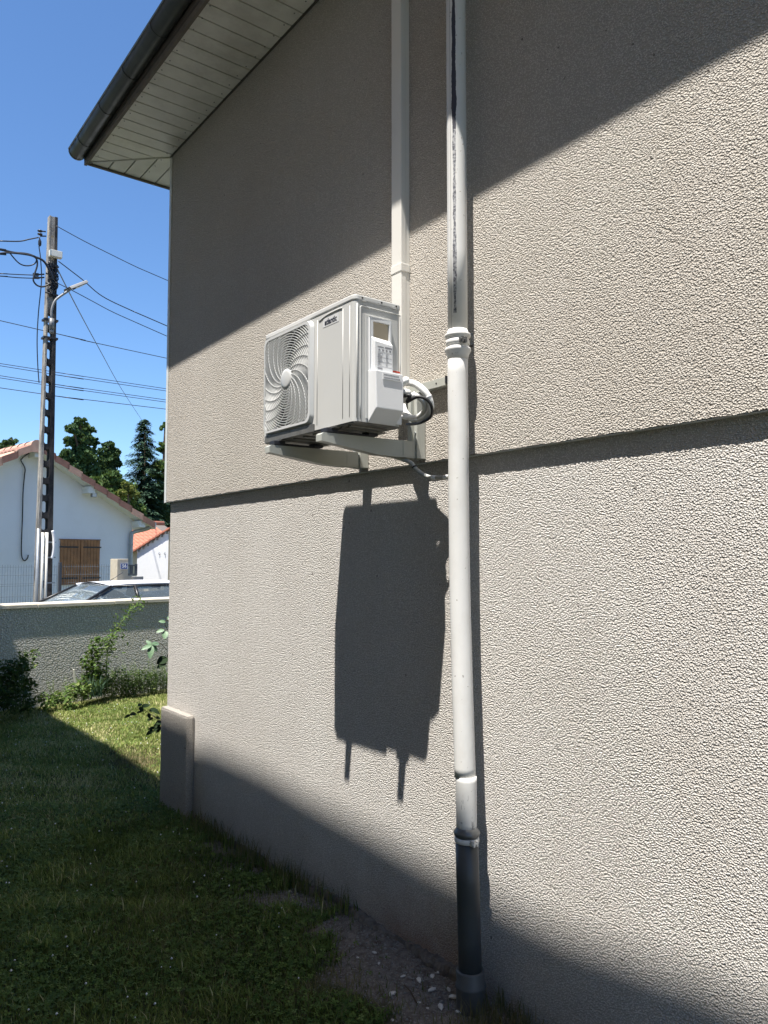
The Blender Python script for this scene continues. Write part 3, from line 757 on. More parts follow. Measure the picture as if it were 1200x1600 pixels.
for i, z in enumerate(np.linspace(2.560, 2.514, 12)):
    mb.box((xa, ly, z-.0005), (xa + rr.uniform(.012, .028), ly+.0003, z+.0005)); mb.box((xa+.042, ly, z-.0006), (xa+.042+rr.uniform(.006, .014), ly+.0003, z+.0006))
for z in (2.566, 2.545, 2.526, 2.508): mb.box((xa, ly, z-.0003), (xb, ly+.0003, z+.0003))
for i in range(4): mb.box((xa+.004+i*.018, ly, 2.571), (xa+.013+i*.018, ly+.0003, 2.578))
mb.box((xa, ly, 2.584), (xa+.03, ly+.0003, 2.588)); mb.box((xa+.036, ly, 2.583), (xb, ly+.0003, 2.589)); mb.box((xa, ly, 2.496), (xa+.024, ly+.0003, 2.503))
mb.build('label_print', M['grey_print'], lb)
# lower valve cover: white box with slanted underside
mb = MB(); vx0, vx1 = 1.762, 1.898
prf = [(AY0-.004, 2.492), (2.352, 2.484), (2.348, 2.336), (AY0-.004, 2.284)]
mb.prism(prf, fx, vx0, vx1); mb.box((vx1, AY0-.010, 2.292), (1.928, AY0-.0005, 2.40))
vc = mb.build('valve_cover', M['ac_white'], ac, bevel=.0035)
mb = MB(); mb.box((vx0+.028, 2.3465, 2.452), (vx1-.018, 2.3485, 2.478)); vl = mb.build('cover_sticker', M['label'], vc)
mb = MB(); rr = random.Random(4)
for z in (2.470, 2.459):
    x_ = vx0+.036
    while x_ < vx1-.026: w_ = rr.uniform(.003, .007); mb.box((x_, 2.3461, z-.0025), (x_+w_, 2.3466, z+.0025)); x_ += w_+.0016
mb.build('sticker_print', M['grey_print'], vl)
mb = MB(); mb.box((1.884, AY0-.0012, 2.468), (1.930, AY0-.0004, 2.512)); ws = mb.build('warning_label', M['label'], ac)
mb = MB(); mb.box((1.884, AY0-.0017, 2.504), (1.930, AY0-.0012, 2.511)); mb.build('red_stripe', M['red'], ws)
mb = MB(); mb.lathe([(.006,0),(.006,.0005),(.0042,.0006)], (1.903, AY0-.0012, 2.487), (0,-1,0), 12); mb.box((1.910, AY0-.0017, 2.481), (1.919, AY0-.0012, 2.494)); mb.build('label_print', M['ink'], ws)
mb = MB()
for z in (2.452, 2.425): mb.lathe([(.012,0),(.012,.02),(.009,.021),(.009,.034)], (1.918, AY0, z), (0,-1,0), 6)
mb.build('service_valve', M['zincplated'], ac)

# ------------------------------------------------------------------ hoses and cable
def hose(name, pts, r, mat, label, cat, grp=None, n=10):
    mb = MB(); P = smooth_path(pts, 9); o_ = thing(name, P[0], label, cat, grp); mb.tube(P, r, n); mb.build('hose' if 'hose' in name else 'cable', M[mat], o_); return o_, P
A = [(1.915, 2.400, 2.452), (1.925, 2.365, 2.468), onx(628, 597, 1.95), onx(648, 600, 1.975), onx(666, 615, 2.0), onx(673, 636, 2.025), onx(664, 652, 2.05), onx(645, 655, 2.075), onx(631, 640, 2.10), onx(627, 610, 2.145), (2.155, 2.685, 2.50)]
hA, PA = hose('insulated_hose', A, .0145, 'hose', 'white insulated refrigerant hose making the larger outer loop beside the unit', 'hose', 'white hoses looping behind the unit')
B = [(1.915, 2.400, 2.425), (1.93, 2.36, 2.418), onx(632, 626, 1.955), onx(647, 618, 1.975), onx(661, 626, 2.0), onx(664, 641, 2.03), onx(652, 652, 2.06), onx(636, 652, 2.085), onx(627, 645, 2.12), onx(633, 612, 2.15), (2.158, 2.668, 2.50)]
hB, PB = hose('insulated_hose', B, .0125, 'hose', 'white insulated refrigerant hose making the tighter inner loop beside the unit', 'hose', 'white hoses looping behind the unit')
C_ = [(1.905, 2.398, 2.40), (1.93, 2.35, 2.405), onx(636, 628, 1.93), onx(652, 620, 1.95), onx(668, 625, 1.98), onx(675, 638, 2.0), onx(672, 652, 2.03), onx(655, 661, 2.05), onx(636, 663, 2.08)]
hC, PC = hose('power_cable', C_, .0065, 'cable', 'black power cable strapped around the white hose loop', 'cable')
D_ = [(1.90, 2.398, 2.392), (1.925, 2.352, 2.395), onx(636, 633, 1.935), onx(652, 625, 1.955), onx(666, 630, 1.985), onx(671, 642, 2.005), onx(666, 655, 2.03)]
for pth, i_ in ((PA, 38), (PA, 58), (PB, 27)):
    mb = MB(); p = pth[i_]; d = (pth[i_+1]-pth[i_-1]).normalized()
    mb.lathe([(.0155,0),(.0165,.0005),(.0165,.0045),(.0155,.005)], p, d, 16); mb.build('cable_tie', M['white'], hA if pth is PA else hB)
dr = thing('drain_hose', onx(517, 693, 1.80), 'thin grey corrugated drain hose sagging from under the unit to the downpipe', 'hose')
path = smooth_path([Vector((1.80, 2.66, 2.275)), Vector((1.84, 2.66, 2.245)), onx(540, 697, 1.93), onx(575, 704, 2.0), onx(610, 712, 2.06), onx(640, 722, 2.10), onx(650, 733, 2.115), onx(664, 743, 2.12), onx(682, 746.5, 2.12), onx(702, 745, 2.11)], 16)
mb = MB(); fine = []; rad = []
for i in range(len(path)-1):
    for k in range(2):
        fine.append(path[i].lerp(path[i+1], k/2)); rad.append(.0098 if k == 0 else .0080)
mb.tube(fine, rad, 10); mb.build('hose', M['corr'], dr)
mb = MB()
for i_ in (len(path)-22, len(path)-8):
    mb.tube([path[i_+k_] for k_ in range(6)], .0105, 10)
mb.build('white_sleeve', M['white'], dr)
mb = MB(); i_ = int(len(path)*.62); mb.lathe([(.0105,0),(.0115,.001),(.0115,.006),(.0105,.007)], path[i_], (path[i_+1]-path[i_]), 12); mb.build('cable_tie', M['cable'], dr)

# ------------------------------------------------------------------ neighbouring house behind the photographer (casts the long shade)
nb = thing('neighbouring_house', (-1.2, 2, 0), 'tall rendered neighbouring house on the far side of the lawn passage', 'house')
mb = MB(); mb.box((-9, -2.4, -.2), (-1.3, 10.6, 8.25)); mb.build('wall', M['render_grey'], nb)
eave = [(-2.8,.50),(-.4,.50),(.36,.485),(.9,.43),(1.3,.435),(2.05,.465),(2.65,.485),(3.1,.51),(3.8,.505),(4.1,.46),(4.5,.45),(5.1,.49),(6.4,.60),(8.0,.46),(9.4,.42),(10.9,.42)]
mb = MB(); XE = -.62
top = [Vector((XE, y-.0, z+.0+2.78*(XL-XE))) for y, z in eave]
n = len(top)
mb.add([*top, *[Vector((-5.2, p.y, 10.4)) for p in top], *[p - Vector((0,0,.18)) for p in top]], [(i, i+1, n+i+1, n+i) for i in range(n-1)] + [(i, i+1, 2*n+i+1, 2*n+i) for i in range(n-1)])
mb.build('roof', M['tile'], nb, fix=False)
mb = MB(); mb.add([Vector((XE, p.y, p.z-.18)) for p in top] + [Vector((-1.4, p.y, 8.2)) for p in top], [(i, i+1, n+i+1, n+i) for i in range(n-1)])
mb.add([(-5.2,-2.4,8.2),(-5.2,-2.4,10.4),(-1.3,-2.4,8.3),(-5.2,10.6,8.2),(-5.2,10.6,10.4),(-1.3,10.6,8.3)], [(0,1,2),(3,4,5)])
mb.build('eaves_soffit', M['white_wood'], nb, fix=False)
for yy in (-1.2, 1.6, 5.4, 8.6):
    for z in (1.0, 3.9, 6.4):
        mb = MB(); mb.box((-1.31, yy, z), (-1.285, yy+1.1, z+1.35)); wn = mb.build('window', M['white_wood'], nb)
        mb = MB(); mb.box((-1.284, yy+.08, z+.08), (-1.28, yy+.52, z+1.27)); mb.box((-1.284, yy+.58, z+.08), (-1.28, yy+1.02, z+1.27)); mb.build('pane', M['glass'], wn)

# ------------------------------------------------------------------ garden wall
gw = sthing('garden_wall', 3, 9.45, 0, 'low grey rendered garden wall with cream coping at the end of the lawn', 'wall')
mb = MB(); sbox(mb, (-6, 9.36, -.1), (14, 9.54, 1.168)); mb.build('rendered_wall', M['stucco_far'], gw)
w0 = -5.9; rr = random.Random(6)
while w0 < 13.5:
    L = .985
    mb = MB(); z0 = 1.168 + rr.uniform(0, .004); mb.prism([(9.36-.022, z0), (9.36-.022, z0+.04), (9.36-.012, z0+.052), (9.56, z0+.056), (9.562, z0)], lambda a, b, t_: S(t_, a, b), w0, w0+L-.006)
    mb.build('coping_stone', M['coping'], gw, bevel=.004); w0 += L

# ------------------------------------------------------------------ fence across the road
fe = sthing('mesh_fence', 5, 15.3, 0, 'grey rigid mesh fence along the far pavement in front of the white house', 'fence')
mb = MB(); sbox(mb, (-5, 15.25, 0), (8.0, 15.45, .55)); mb.build('base_wall', M['kerb'], fe)
FM = 15.35
for w0 in (-3.09, -.59, 1.91, 4.41, 6.91 - .0):
    w1 = min(w0+2.46, 8.0)
    mb = MB()
    w = w0+.04
    while w < w1:
        mb.tube([S(w, FM, .58), S(w, FM, 1.645)], .0035, 4, cap=False); w += .05
    for z in (.63, .83, 1.03, 1.235, 1.275, 1.44, 1.60):
        mb.tube([S(w0+.02, FM-.005, z), S(w1-.02, FM-.005, z)], .0035, 4, cap=False)
    mb.build('wire_panel', M['wire_green'], fe, fix=False)
for w0 in (-3.1, -.6, 1.9, 4.40, 6.91):
    mb = MB(); sbox(mb, (w0-.025, FM-.03, .5), (w0+.025, FM+.03, 1.69)); mb.build('post', M['post'], fe, bevel=.004)
# gate post with number, wall stub, railing gate
gp = sthing('gate_post', 8.08, 15.2, 0, 'cream stone gate post carrying a blue house number plaque', 'gate post')
mb = MB(); sbox(mb, (7.96, 15.0, 0), (8.21, 15.3, 1.76)); mb.build('shaft', M['stone'], gp, bevel=.01)
mb = MB(); sbox(mb, (8.03, 14.985, 1.545), (8.19, 14.998, 1.675)); pq = mb.build('number_plaque', M['plaque'], gp, bevel=.002)
mb = MB()
for a, b in (((8.03,1.665),(8.19,1.675)), ((8.03,1.545),(8.19,1.551)), ((8.03,1.551),(8.036,1.665)), ((8.184,1.551),(8.19,1.665))):
    sbox(mb, (a[0], 14.981, a[1]), (b[0], 14.9845, b[1]))
mb.build('plaque_border', M['white'], pq)
p_ = S(8.11, 14.982, 1.609)
text('56', .10, M['white'], pq, Matrix.Translation(p_) @ Matrix.Rotation(SA, 4, 'Z') @ Matrix.Rotation(math.pi/2, 4, 'X'), bold=.003, ext=.001)
wl = sthing('wall_stub', 8.4, 15.2, 0, 'short cream and grey block wall right of the numbered post', 'wall')
mb = MB(); sbox(mb, (8.212, 15.0, 0), (8.30, 15.3, 1.40)); mb.build('cream_end', M['stone'], wl)
mb = MB(); sbox(mb, (8.301, 14.99, 0), (8.56, 15.3, 1.385)); mb.build('block', M['kerb'], wl, bevel=.004)
ga = sthing('railing_gate', 8.4, 15.25, 1.4, 'small anthracite railing on the block wall beside the numbered post', 'railing')
mb = MB(); sbox(mb, (8.22, 15.18, 1.41), (8.52, 15.22, 1.44)); sbox(mb, (8.22, 15.18, 1.605), (8.52, 15.22, 1.635)); mb.build('rail', M['post'], ga)
for w0 in (8.225, 8.275, 8.36, 8.40, 8.475):
    mb = MB(); sbox(mb, (w0, 15.185, 1.42), (w0+(.05 if w0 > 8.45 else .02), 15.215, 1.65 if w0 > 8.45 else 1.62)); mb.build('baluster', M['post'], ga)

# ------------------------------------------------------------------ white house across the road
wh = sthing('white_house', 8.1, 19.8, 0, 'white gabled house with terracotta roof and brown shutters across the road', 'house')
HM = 19.8; RW, RZ = 8.06, 4.62           # ridge
sl = (RZ-2.92)/(11.0-RW)                 # roof slope
WL, WR = 3.2, 10.93
mb = MB(); poly = [(WL, 0), (WR, 0), (WR, RZ-(WR-RW)*sl-.08), (RW, RZ-.08), (WL, RZ-(RW-WL)*sl-.08)]
mb.prism(poly, lambda a, b, t_: S(a, t_, b), HM, HM+9); mb.build('wall', M['render_white'], wh)
OV = .42
for sgn, wend in ((1, 11.42), (-1, 2.7)):
    L = abs(wend-RW); mb = MB()
    q = lambda w, dz: RZ - abs(w-RW)*sl + dz
    mb.add([S(RW, HM-OV, q(RW,-.075)), S(wend, HM-OV, q(wend,-.075)), S(wend, HM+9.2, q(wend,-.075)), S(RW, HM+9.2, q(RW,-.075)),
            S(RW, HM-OV, q(RW,.0)), S(wend, HM-OV, q(wend,.0)), S(wend, HM+9.2, q(wend,.0)), S(RW, HM+9.2, q(RW,.0))],
           [(0,1,2,3),(4,5,6,7),(0,1,5,4),(1,2,6,5),(2,3,7,6)])
    mb.build('roof_deck', M['white_wood'], wh)
    # soffit boards under the verge
    k = 0
    for k in range(4):
        m0 = HM-OV+.01+k*.102; mb = MB()
        mb.add([S(RW, m0, q(RW,-.079)), S(wend-.05, m0, q(wend-.05,-.079)), S(wend-.05, m0+.096, q(wend-.05,-.079)), S(RW, m0+.096, q(RW,-.079)),
                S(RW, m0, q(RW,-.088)), S(wend-.05, m0, q(wend-.05,-.088)), S(wend-.05, m0+.096, q(wend-.05,-.088)), S(RW, m0+.096, q(RW,-.088))],
               [(0,1,2,3),(4,5,6,7),(0,1,5,4),(2,3,7,6)])
        mb.build('verge_soffit_board', M['white_wood'], wh)
    # verge tiles
    nt = int(L/.355); 
    for i in range(nt):
        a = RW + sgn*(.10 + i*.355); b = a + sgn*.375; li = .045
        za0, za1 = q(a, .035), q(b, .035+li)
        mb = MB(); w_ = [(a, q(a,.045)), (b, q(b,.045+li)), (b, q(b,-.12+li)), (a, q(a,-.12))]
        if b > 11.5 : continue
        mb.add([S(x_, HM-OV-.03, z_) for x_, z_ in w_] + [S(x_, HM-OV-.005, z_) for x_, z_ in w_], [(0,1,2,3),(4,5,6,7),(0,1,5,4),(1,2,6,5),(2,3,7,6),(3,0,4,7)])
        w2 = [(a, q(a,.045)), (b, q(b,.045+li))]
        mb.add([S(w2[0][0], HM-OV-.005, w2[0][1]), S(w2[1][0], HM-OV-.005, w2[1][1]), S(w2[1][0], HM-OV+.2, w2[1][1]), S(w2[0][0], HM-OV+.2, w2[0][1]),
                S(w2[0][0], HM-OV-.005, w2[0][1]-.03), S(w2[1][0], HM-OV-.005, w2[1][1]-.03), S(w2[1][0], HM-OV+.2, w2[1][1]-.03), S(w2[0][0], HM-OV+.2, w2[0][1]-.03)],
               [(0,1,2,3),(4,5,6,7),(1,2,6,5),(2,3,7,6),(3,0,4,7)])
        mb.build('verge_tile', M['tile' if i % 5 != 2 else 'tile_pink'] if sgn > 0 else M['tile_pink' if i % 2 == 0 else 'tile'], wh, bevel=.006)
    # roof tiles: individual rolls on the slope that shows (left), plain courses on the other
    if sgn < 0:
        proto = None
        for i in range(9):
            for j in range(10):
                a = RW - (.06 + i*.355); m0 = HM-OV+.2 + j*.24
                if proto is None:
                    mb = MB(); n_ = 6
                    vs = []
                    for e, (da, dz, rad) in enumerate(((0, 0, .105), (-.385, -.385*sl+.03, .118))):
                        for k in range(n_+1):
                            t_ = math.pi*k/n_; vs.append((da, .12 - rad*math.cos(t_), dz + .02 + rad*.55*math.sin(t_)))
                    vs2 = [(x_, y_, z_-.014) for x_, y_, z_ in vs]
                    mb.add(vs + vs2, [(k, k+1, n_+2+k, n_+1+k) for k in range(n_)] + [(n_+1+k, n_+2+k, 3*n_+4+k, 3*n_+3+k) for k in range(n_)], True)
                    me = bpy.data.meshes.new('roof_tile'); me.from_pydata(mb.v, [], mb.f); me.materials.append(M['tile_pink']); proto = me
                    me2 = me.copy(); me2.materials.clear(); me2.materials.append(M['tile'])
                loc = Vector((a-8.1, m0-19.8, RZ-(RW-a)*sl + .004*random.random()))
                link('roof_tile', proto if (i*7+j*3+i*j) % 3 else me2, wh, loc)
mb = MB(); 
n_ = 10
for j in range(22):                     # ridge tiles
    m0 = HM-OV-.04 + j*.44; vs = []
    mb = MB()
    for mm, rad in ((m0, .155), (m0+.46, .135)):
        for k in range(n_+1):
            t_ = math.pi*k/n_; vs.append(S(RW - rad*math.cos(t_), mm, RZ-.03 + rad*.95*math.sin(t_)))
    mb.add(vs, [(k, k+1, n_+2+k, n_+1+k) for k in range(n_)], True)
    if j == 0: mb.add([vs[k] for k in range(n_+1)] + [S(RW+.135, m0, RZ-.20), S(RW-.135, m0, RZ-.20)], [tuple(range(n_+3))])
    mb.build('ridge_tile', M['tile_pink'], wh, fix=False)
for w, z in ((9.54, None), (11.02, None), (RW+.06, None)):   # purlin ends in white boxing
    zt = RZ - abs(w-RW)*sl - .09
    mb = MB(); sbox(mb, (w-.09, HM-OV+.03, zt-.18), (w+.09, HM-.001, zt-.0)); mb.build('purlin_end', M['white_wood'], wh)
mb = MB(); sbox(mb, (10.90, HM-OV+.05, 2.70), (11.38, HM+.02, 2.80)); mb.build('eaves_box', M['white_wood'], wh)
# shutters: frame of battens with planks
S0, S1, SZ0, SZ1 = 8.90, 9.975, 1.085, 2.262
for k, (a, b) in enumerate(((S0, (S0+S1)/2-.006), ((S0+S1)/2+.006, S1))):
    mb = MB(); sbox(mb, (a, HM-.028, SZ0), (b, HM-.005, SZ1)); sh_ = mb.build('shutter', M['wood'], wh)
    npk = 6; pw = (b-a)/npk
    for i in range(npk):
        mb = MB(); sbox(mb, (a+i*pw+.003, HM-.046, SZ0+.004), (a+(i+1)*pw-.003, HM-.0285, SZ1-.004)); mb.build('plank', M['wood'], sh_, bevel=.002)
    for z in (SZ0+.17, SZ1-.19):
        mb = MB(); sbox(mb, (a-(.03 if k == 0 else -.06), HM-.058, z-.018), (b-(.06 if k == 0 else -.03), HM-.0465, z+.018)); mb.build('strap_hinge', M['iron'], sh_)
mb = MB(); sbox(mb, (S0-.03, HM-.03, SZ1+.002), (S1+.03, HM-.002, SZ1+.022)); mb.build('lintel_strip', M['wood'], wh)
# gutter end, downpipe
mb = MB(); gpth = smooth_path([S(11.34, HM-.30, 2.70), S(11.28, HM-.26, 2.62), S(11.08, HM-.12, 2.55), S(10.92, HM-.09, 2.50), S(10.87, HM-.08, 2.40), S(10.86, HM-.08, 1.8), S(10.86, HM-.08, .1)], 6)
mb.tube(gpth, .055, 12); dpw = mb.build('rain_pipe', M['zincpipe'], wh)
mb = MB()
for z in (2.15, 1.55, 1.35): mb.lathe([(.062,0),(.062,.03)], S(10.86, HM-.08, z), (0,0,1), 12)
mb.build('pipe_ring', M['zincpipe'], dpw)
mb = MB(); mb.tube([S(11.38, HM-.4, 2.74), S(11.38, HM+9, 2.74)], .07, 10); mb.build('gutter', M['zincpipe'], wh)
lampw = sthing('wall_light', 9.54, HM-.3, 3.45, 'small grey floodlight under the verge of the white house', 'light')
mb = MB(); zt = RZ-(9.62-RW)*sl-.20; sbox(mb, (9.56, HM-.36, zt-.12), (9.70, HM-.27, zt)); mb.build('housing', M['lampgrey'], lampw, bevel=.01)
mb = MB(); sbox(mb, (9.575, HM-.365, zt-.11), (9.685, HM-.3605, zt-.015)); mb.build('glass', M['label_grey'], lampw)
hc = thing('hanging_cable', onm(50, 708, HM-.06), 'black cable hanging loose down the white gable wall with a hooked end', 'cable')
mb = MB(); mb.tube(smooth_path([onm(52, 706, HM-.05), onm(42, 710, HM-.05), onm(34, 717, HM-.05), onm(33, 720, HM-.05), onm(39, 732, HM-.05), onm(38, 745, HM-.05), onm(36, 770, HM-.05), onm(35, 810, HM-.05), onm(33.5, 850, HM-.05), onm(34, 869, HM-.05), onm(38, 876, HM-.05), onm(43, 872, HM-.05), onm(44, 867, HM-.05)], 6), .016, 6); mb.build('cable', M['cable'], hc)

# ------------------------------------------------------------------ small white building and red roof behind
q1, q2 = onm(213.5, 909, 23.2), onm(262, 909, 21.0); q1.z = q2.z = 0
zt1, zt2 = onm(213.5, 861, 23.2).z, onm(262, 830, 21.0).z
ob_ = thing('white_outbuilding', q1, 'small sunlit white lean-to building with a rising red tile edge by the house corner', 'building')
dq = (q2-q1).normalized(); nq = Vector((-dq.y, dq.x, 0)); nq = nq if nq.x > 0 else -nq; LQ = (q2-q1).length
def Q_(a, d, z): return q1 + dq*a + nq*d + Vector((0, 0, z))
mb = MB(); mb.prism([(0, 0), (LQ, 0), (LQ, zt2), (0, zt1)], lambda a, b, t_: Q_(a, t_, b), 0, 3); mb.build('wall', M['white'], ob_)
wn_ = (S(1,0,0)-S(0,0,0)); 
mb = MB(); mb.prism([(0, 0), (3, 0), (3, zt2+.1), (0, zt2-.02)], lambda a, b, t_: q2 + wn_*a + (S(0,1,0)-S(0,0,0))*t_ + Vector((0,0,b)), -.02, -.01); mb.build('side_wall', M['render_grey'], ob_)
osl = (zt2-zt1)/LQ; nv = 11; st_ = (LQ+.35)/nv
for i in range(nv):
    a = -.12 + i*st_; b = a+st_*1.06; z_ = lambda w: zt1 + w*osl
    mb = MB(); mb.prism([(a, z_(a)+.075), (b, z_(b)+.050), (b, z_(b)+.005), (a, z_(a)+.01)], lambda p, q_, t_: Q_(p, t_, q_), -.10, 3.1); mb.build('verge_tile', M['tile_red'], ob_)
for i in range(7):
    a = .15 + i*.33; mb = MB(); z0 = zt1 + a*osl; mb.prism([(a, z0-.06), (a+.05, z0-.05), (a+.05, z0+.03), (a, z0)], lambda p, q_, t_: Q_(p, t_, q_), -.08, -.002); mb.build('rafter_end', M['kerb'], ob_)
for a in (LQ*.76, LQ*.93):
    mb = MB(); mb.tube([Q_(a, -.02, 1.98), Q_(a-.03, -.04, 1.93), Q_(a, -.02, 1.88)], .012, 5); mb.build('wall_hook', M['zincpipe'], ob_)
rb = sthing('red_roofed_house', 12.5, 26.5, 0, 'low building with bright red tiled roof glimpsed between the two white houses', 'building')
mb = MB(); sbox(mb, (9.5, 26.5, 0), (17, 31, 2.05)); mb.build('wall', M['render_grey'], rb)
rt = None
for i in range(8):
    for j in range(26):
        w_ = 11.8 + j*.2; 
        if rt is None:
            mb = MB(); n_ = 5; vs = []
            for dm, dz, rad in ((0, 0, .098), (.40, .165, .085)):
                for k in range(n_+1):
                    t_ = math.pi*k/n_; vs.append((-rad*math.cos(t_), dm, dz + rad*.6*math.sin(t_)))
            mb.add(vs + [(a, b, c-.02) for a, b, c in vs], [(k, k+1, n_+2+k, n_+1+k) for k in range(n_)] + [(k, k+1, 2*n_+3+k, 2*n_+2+k) for k in range(n_)])
            rt = bpy.data.meshes.new('roof_tile'); rt.from_pydata(mb.v, [], mb.f); rt.materials.append(M['tile_red'])
        link('roof_tile', rt, rb, Vector((w_-12.5, 26.15+i*.36-26.5, 2.06+i*.146)))
mb = MB(); mb.add([S(9, 26.15, 2.03), S(17.5, 26.15, 2.03), S(17.5, 29.2, 3.27), S(9, 29.2, 3.27)], [(0,1,2,3)]); mb.build('roof_deck', M['fascia'], rb, fix=False)
mb = MB(); mb.tube([S(9, 29.1, 3.25), S(17.5, 29.1, 3.25)], .12, 10); mb.build('ridge', M['tile_red'], rb)

# ------------------------------------------------------------------ utility pole
po = thing('utility_pole', S(6.235, 14.55, 0), 'tall precast concrete pole with slotted web and pale conduits at its foot', 'utility pole', rz=SA-R(7))
pc, ps = math.cos(SA-R(7)), math.sin(SA-R(7)); pb = S(6.235, 14.55, 0)
def PL(x_, y_, z_): return Vector((pb.x + x_*pc - y_*ps, pb.y + x_*ps + y_*pc, z_))
PH = 8.35
def hw(z): return .148 - .072*z/PH        # half width of the broad face
def hd(z): return .115 - .045*z/PH
mb = MB()
zs = [-.2, 2, 4, 6, PH]
for sx_ in (-1, 1):
    vs = []
    for z in zs:
        o_, i_ = sx_*hw(z), sx_*hw(z)*(.30 if sx_ > 0 else .62)
        vs += [PL(o_, -hd(z), z), PL(i_, -hd(z), z), PL(i_, hd(z), z), PL(o_, hd(z), z)]
    fs = [(k*4+j, k*4+(j+1) % 4, k*4+4+(j+1) % 4, k*4+4+j) for k in range(len(zs)-1) for j in range(4)] + [(0,1,2,3), (16,17,18,19)]
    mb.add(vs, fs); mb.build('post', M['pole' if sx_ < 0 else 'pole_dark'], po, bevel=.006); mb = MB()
# each rung of the web
z = .25
while z < 6.45:
    a, b = z, z+.105
    mb = MB(); L_, R_ = -hw(z)*.63, hw(z)*.31; dd = hd(z)*.9
    oct_ = [(L_, a-.03), (L_+.022, a), (R_-.022, a), (R_, a-.03), (R_, b+.03), (R_-.022, b), (L_+.022, b), (L_, b+.03)]
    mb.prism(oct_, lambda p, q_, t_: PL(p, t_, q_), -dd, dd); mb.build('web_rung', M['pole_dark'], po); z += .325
mb = MB(); z = 6.48
mb.add([PL(-hw(z)*.63, -hd(z)*.9, z), PL(hw(z)*.31, -hd(z)*.9, z), PL(hw(z)*.31, hd(z)*.9, z), PL(-hw(z)*.63, hd(z)*.9, z),
        PL(-hw(PH)*.63, -hd(PH)*.95, PH-.01), PL(hw(PH)*.31, -hd(PH)*.95, PH-.01), PL(hw(PH)*.31, hd(PH)*.95, PH-.01), PL(-hw(PH)*.63, hd(PH)*.95, PH-.01)],
       [(0,1,2,3),(4,5,6,7),(0,1,5,4),(1,2,6,5),(2,3,7,6),(3,0,4,7)]); mb.build('solid_head', M['pole'], po)
PM = 14.35
def q(u, v, M_=PM): return onm(u, v, M_)
for u0, u1, r_, mt in ((60, 57.5, .028, 'zincpipe'), (66.5, 65, .031, 'conduit'), (73, 72.5, .031, 'conduit')):
    mb = MB(); p = q(u0, 832 if mt == 'conduit' else 826); p2 = p.copy(); p2.z = .1; mb.tube([p, p2], r_, 10); mb.build('conduit', M[mt], po)
mb = MB(); mb.tube(smooth_path([q(82, 829), q(84, 840), q(84, 855), q(82, 868), q(80, 872)], 4), .026, 8); mb.build('white_guard', M['white'], po)
mb = MB()
for v in (848, 872, 912):
    p = q(67, v); 
    for sx_ in (-1,): mb.add([PL(-.165, -.175, p.z), PL(.165, -.175, p.z), PL(.165, -.17, p.z), PL(-.165, -.17, p.z), PL(-.165, -.175, p.z+.025), PL(.165, -.175, p.z+.025), PL(.165, -.17, p.z+.025), PL(-.165, -.17, p.z+.025)], [(0,1,2,3),(4,5,6,7),(0,1,5,4),(1,2,6,5),(2,3,7,6),(3,0,4,7)])
mb.build('strap', M['zincpipe'], po)
mb = MB()
for z in (7.0-.7, 5.95): mb.add([PL(s1*(hw(z)+.035), s2*(hd(z)+.012), zz_) for zz_ in (z, z+.035) for s1, s2 in ((-1,-1),(1,-1),(1,1),(-1,1))], [(0,1,2,3),(4,5,6,7),(0,1,5,4),(1,2,6,5),(2,3,7,6),(3,0,4,7)])
mb.build('clamp_band', M['iron'], po)
mb = MB(); a = q(74.5, 400, 14.3); 
def pbox(mb, x0, y0, z0, x1, y1, z1):
    mb.add([PL(x0,y0,z0),PL(x1,y0,z0),PL(x1,y1,z0),PL(x0,y1,z0),PL(x0,y0,z1),PL(x1,y0,z1),PL(x1,y1,z1),PL(x0,y1,z1)], [(0,3,2,1),(4,5,6,7),(0,1,5,4),(1,2,6,5),(2,3,7,6),(3,0,4,7)]); return mb
z7 = q(80, 393).z
pbox(mb, -.085, -.20, z7-.07, .14, -.085, z7+.055); mb.build('junction_box', M['conduit'], po, bevel=.008)
mb = MB(); rr = random.Random(8)         # dark cable clutter wrapped round the head
for i in range(9):
    z0 = q(78, 405).z - rr.uniform(0, .1); z1 = q(78, 455).z + rr.uniform(-.1, .2)
    pts = [PL(rr.uniform(-.1, .1), -.095-rr.uniform(0, .05), z0 + (z1-z0)*k/5) for k in range(6)]
    mb.tube(smooth_path(pts, 3), rr.uniform(.008, .016), 5)
for i in range(4):
    z0 = q(78, 410+i*15).z; mb.tube([PL(-.13, -.1, z0), PL(.1, -.12, z0-.02)], .018, 6)
mb.build('cable_bundle', M['cable'], po, fix=False)
mb = MB()
mb.tube([q(71.5, 362), q(63, 361)], .012, 6); mb.tube([q(72, 369), q(63, 369)], .012, 6)
for v in (361, 366): 
    p = q(62.5, v); mb.lathe([(.02,-.02),(.045,-.01),(.045,.01),(.02,.02)], p, (0,0,1), 8)
mb.lathe([(.012,0),(.03,.03),(.03,.10),(.012,.14)], q(62, 385), (0,0,1), 8)
mb.build('insulator', M['iron'], po)
for v in (429, 434):
    mb = MB(); mb.tube([q(52, v-.5), q(60, v)], .028, 8); mb.tube([q(60, v), q(69, v-.5)], .014, 6); mb.build('wire_clamp', M['cable'], po)
sl_ = thing('street_lamp', q(80, 490), 'grey street lamp on a curved arm fixed to the concrete pole', 'street lamp')
mb = MB(); mb.tube(smooth_path([q(80.5, 506), q(80.3, 492), q(81.5, 481), q(86, 470), q(94, 463), q(103, 457), q(109, 453)], 6), .023, 10); mb.build('arm', M['lampgrey'], sl_)
mb = MB(); mb.tube([q(80.5, 515), q(80.5, 498)], .05, 10); mb.tube([q(80.5, 521), q(80.5, 515)], .04, 10); mb.build('base_sleeve', M['lampgrey'], sl_)
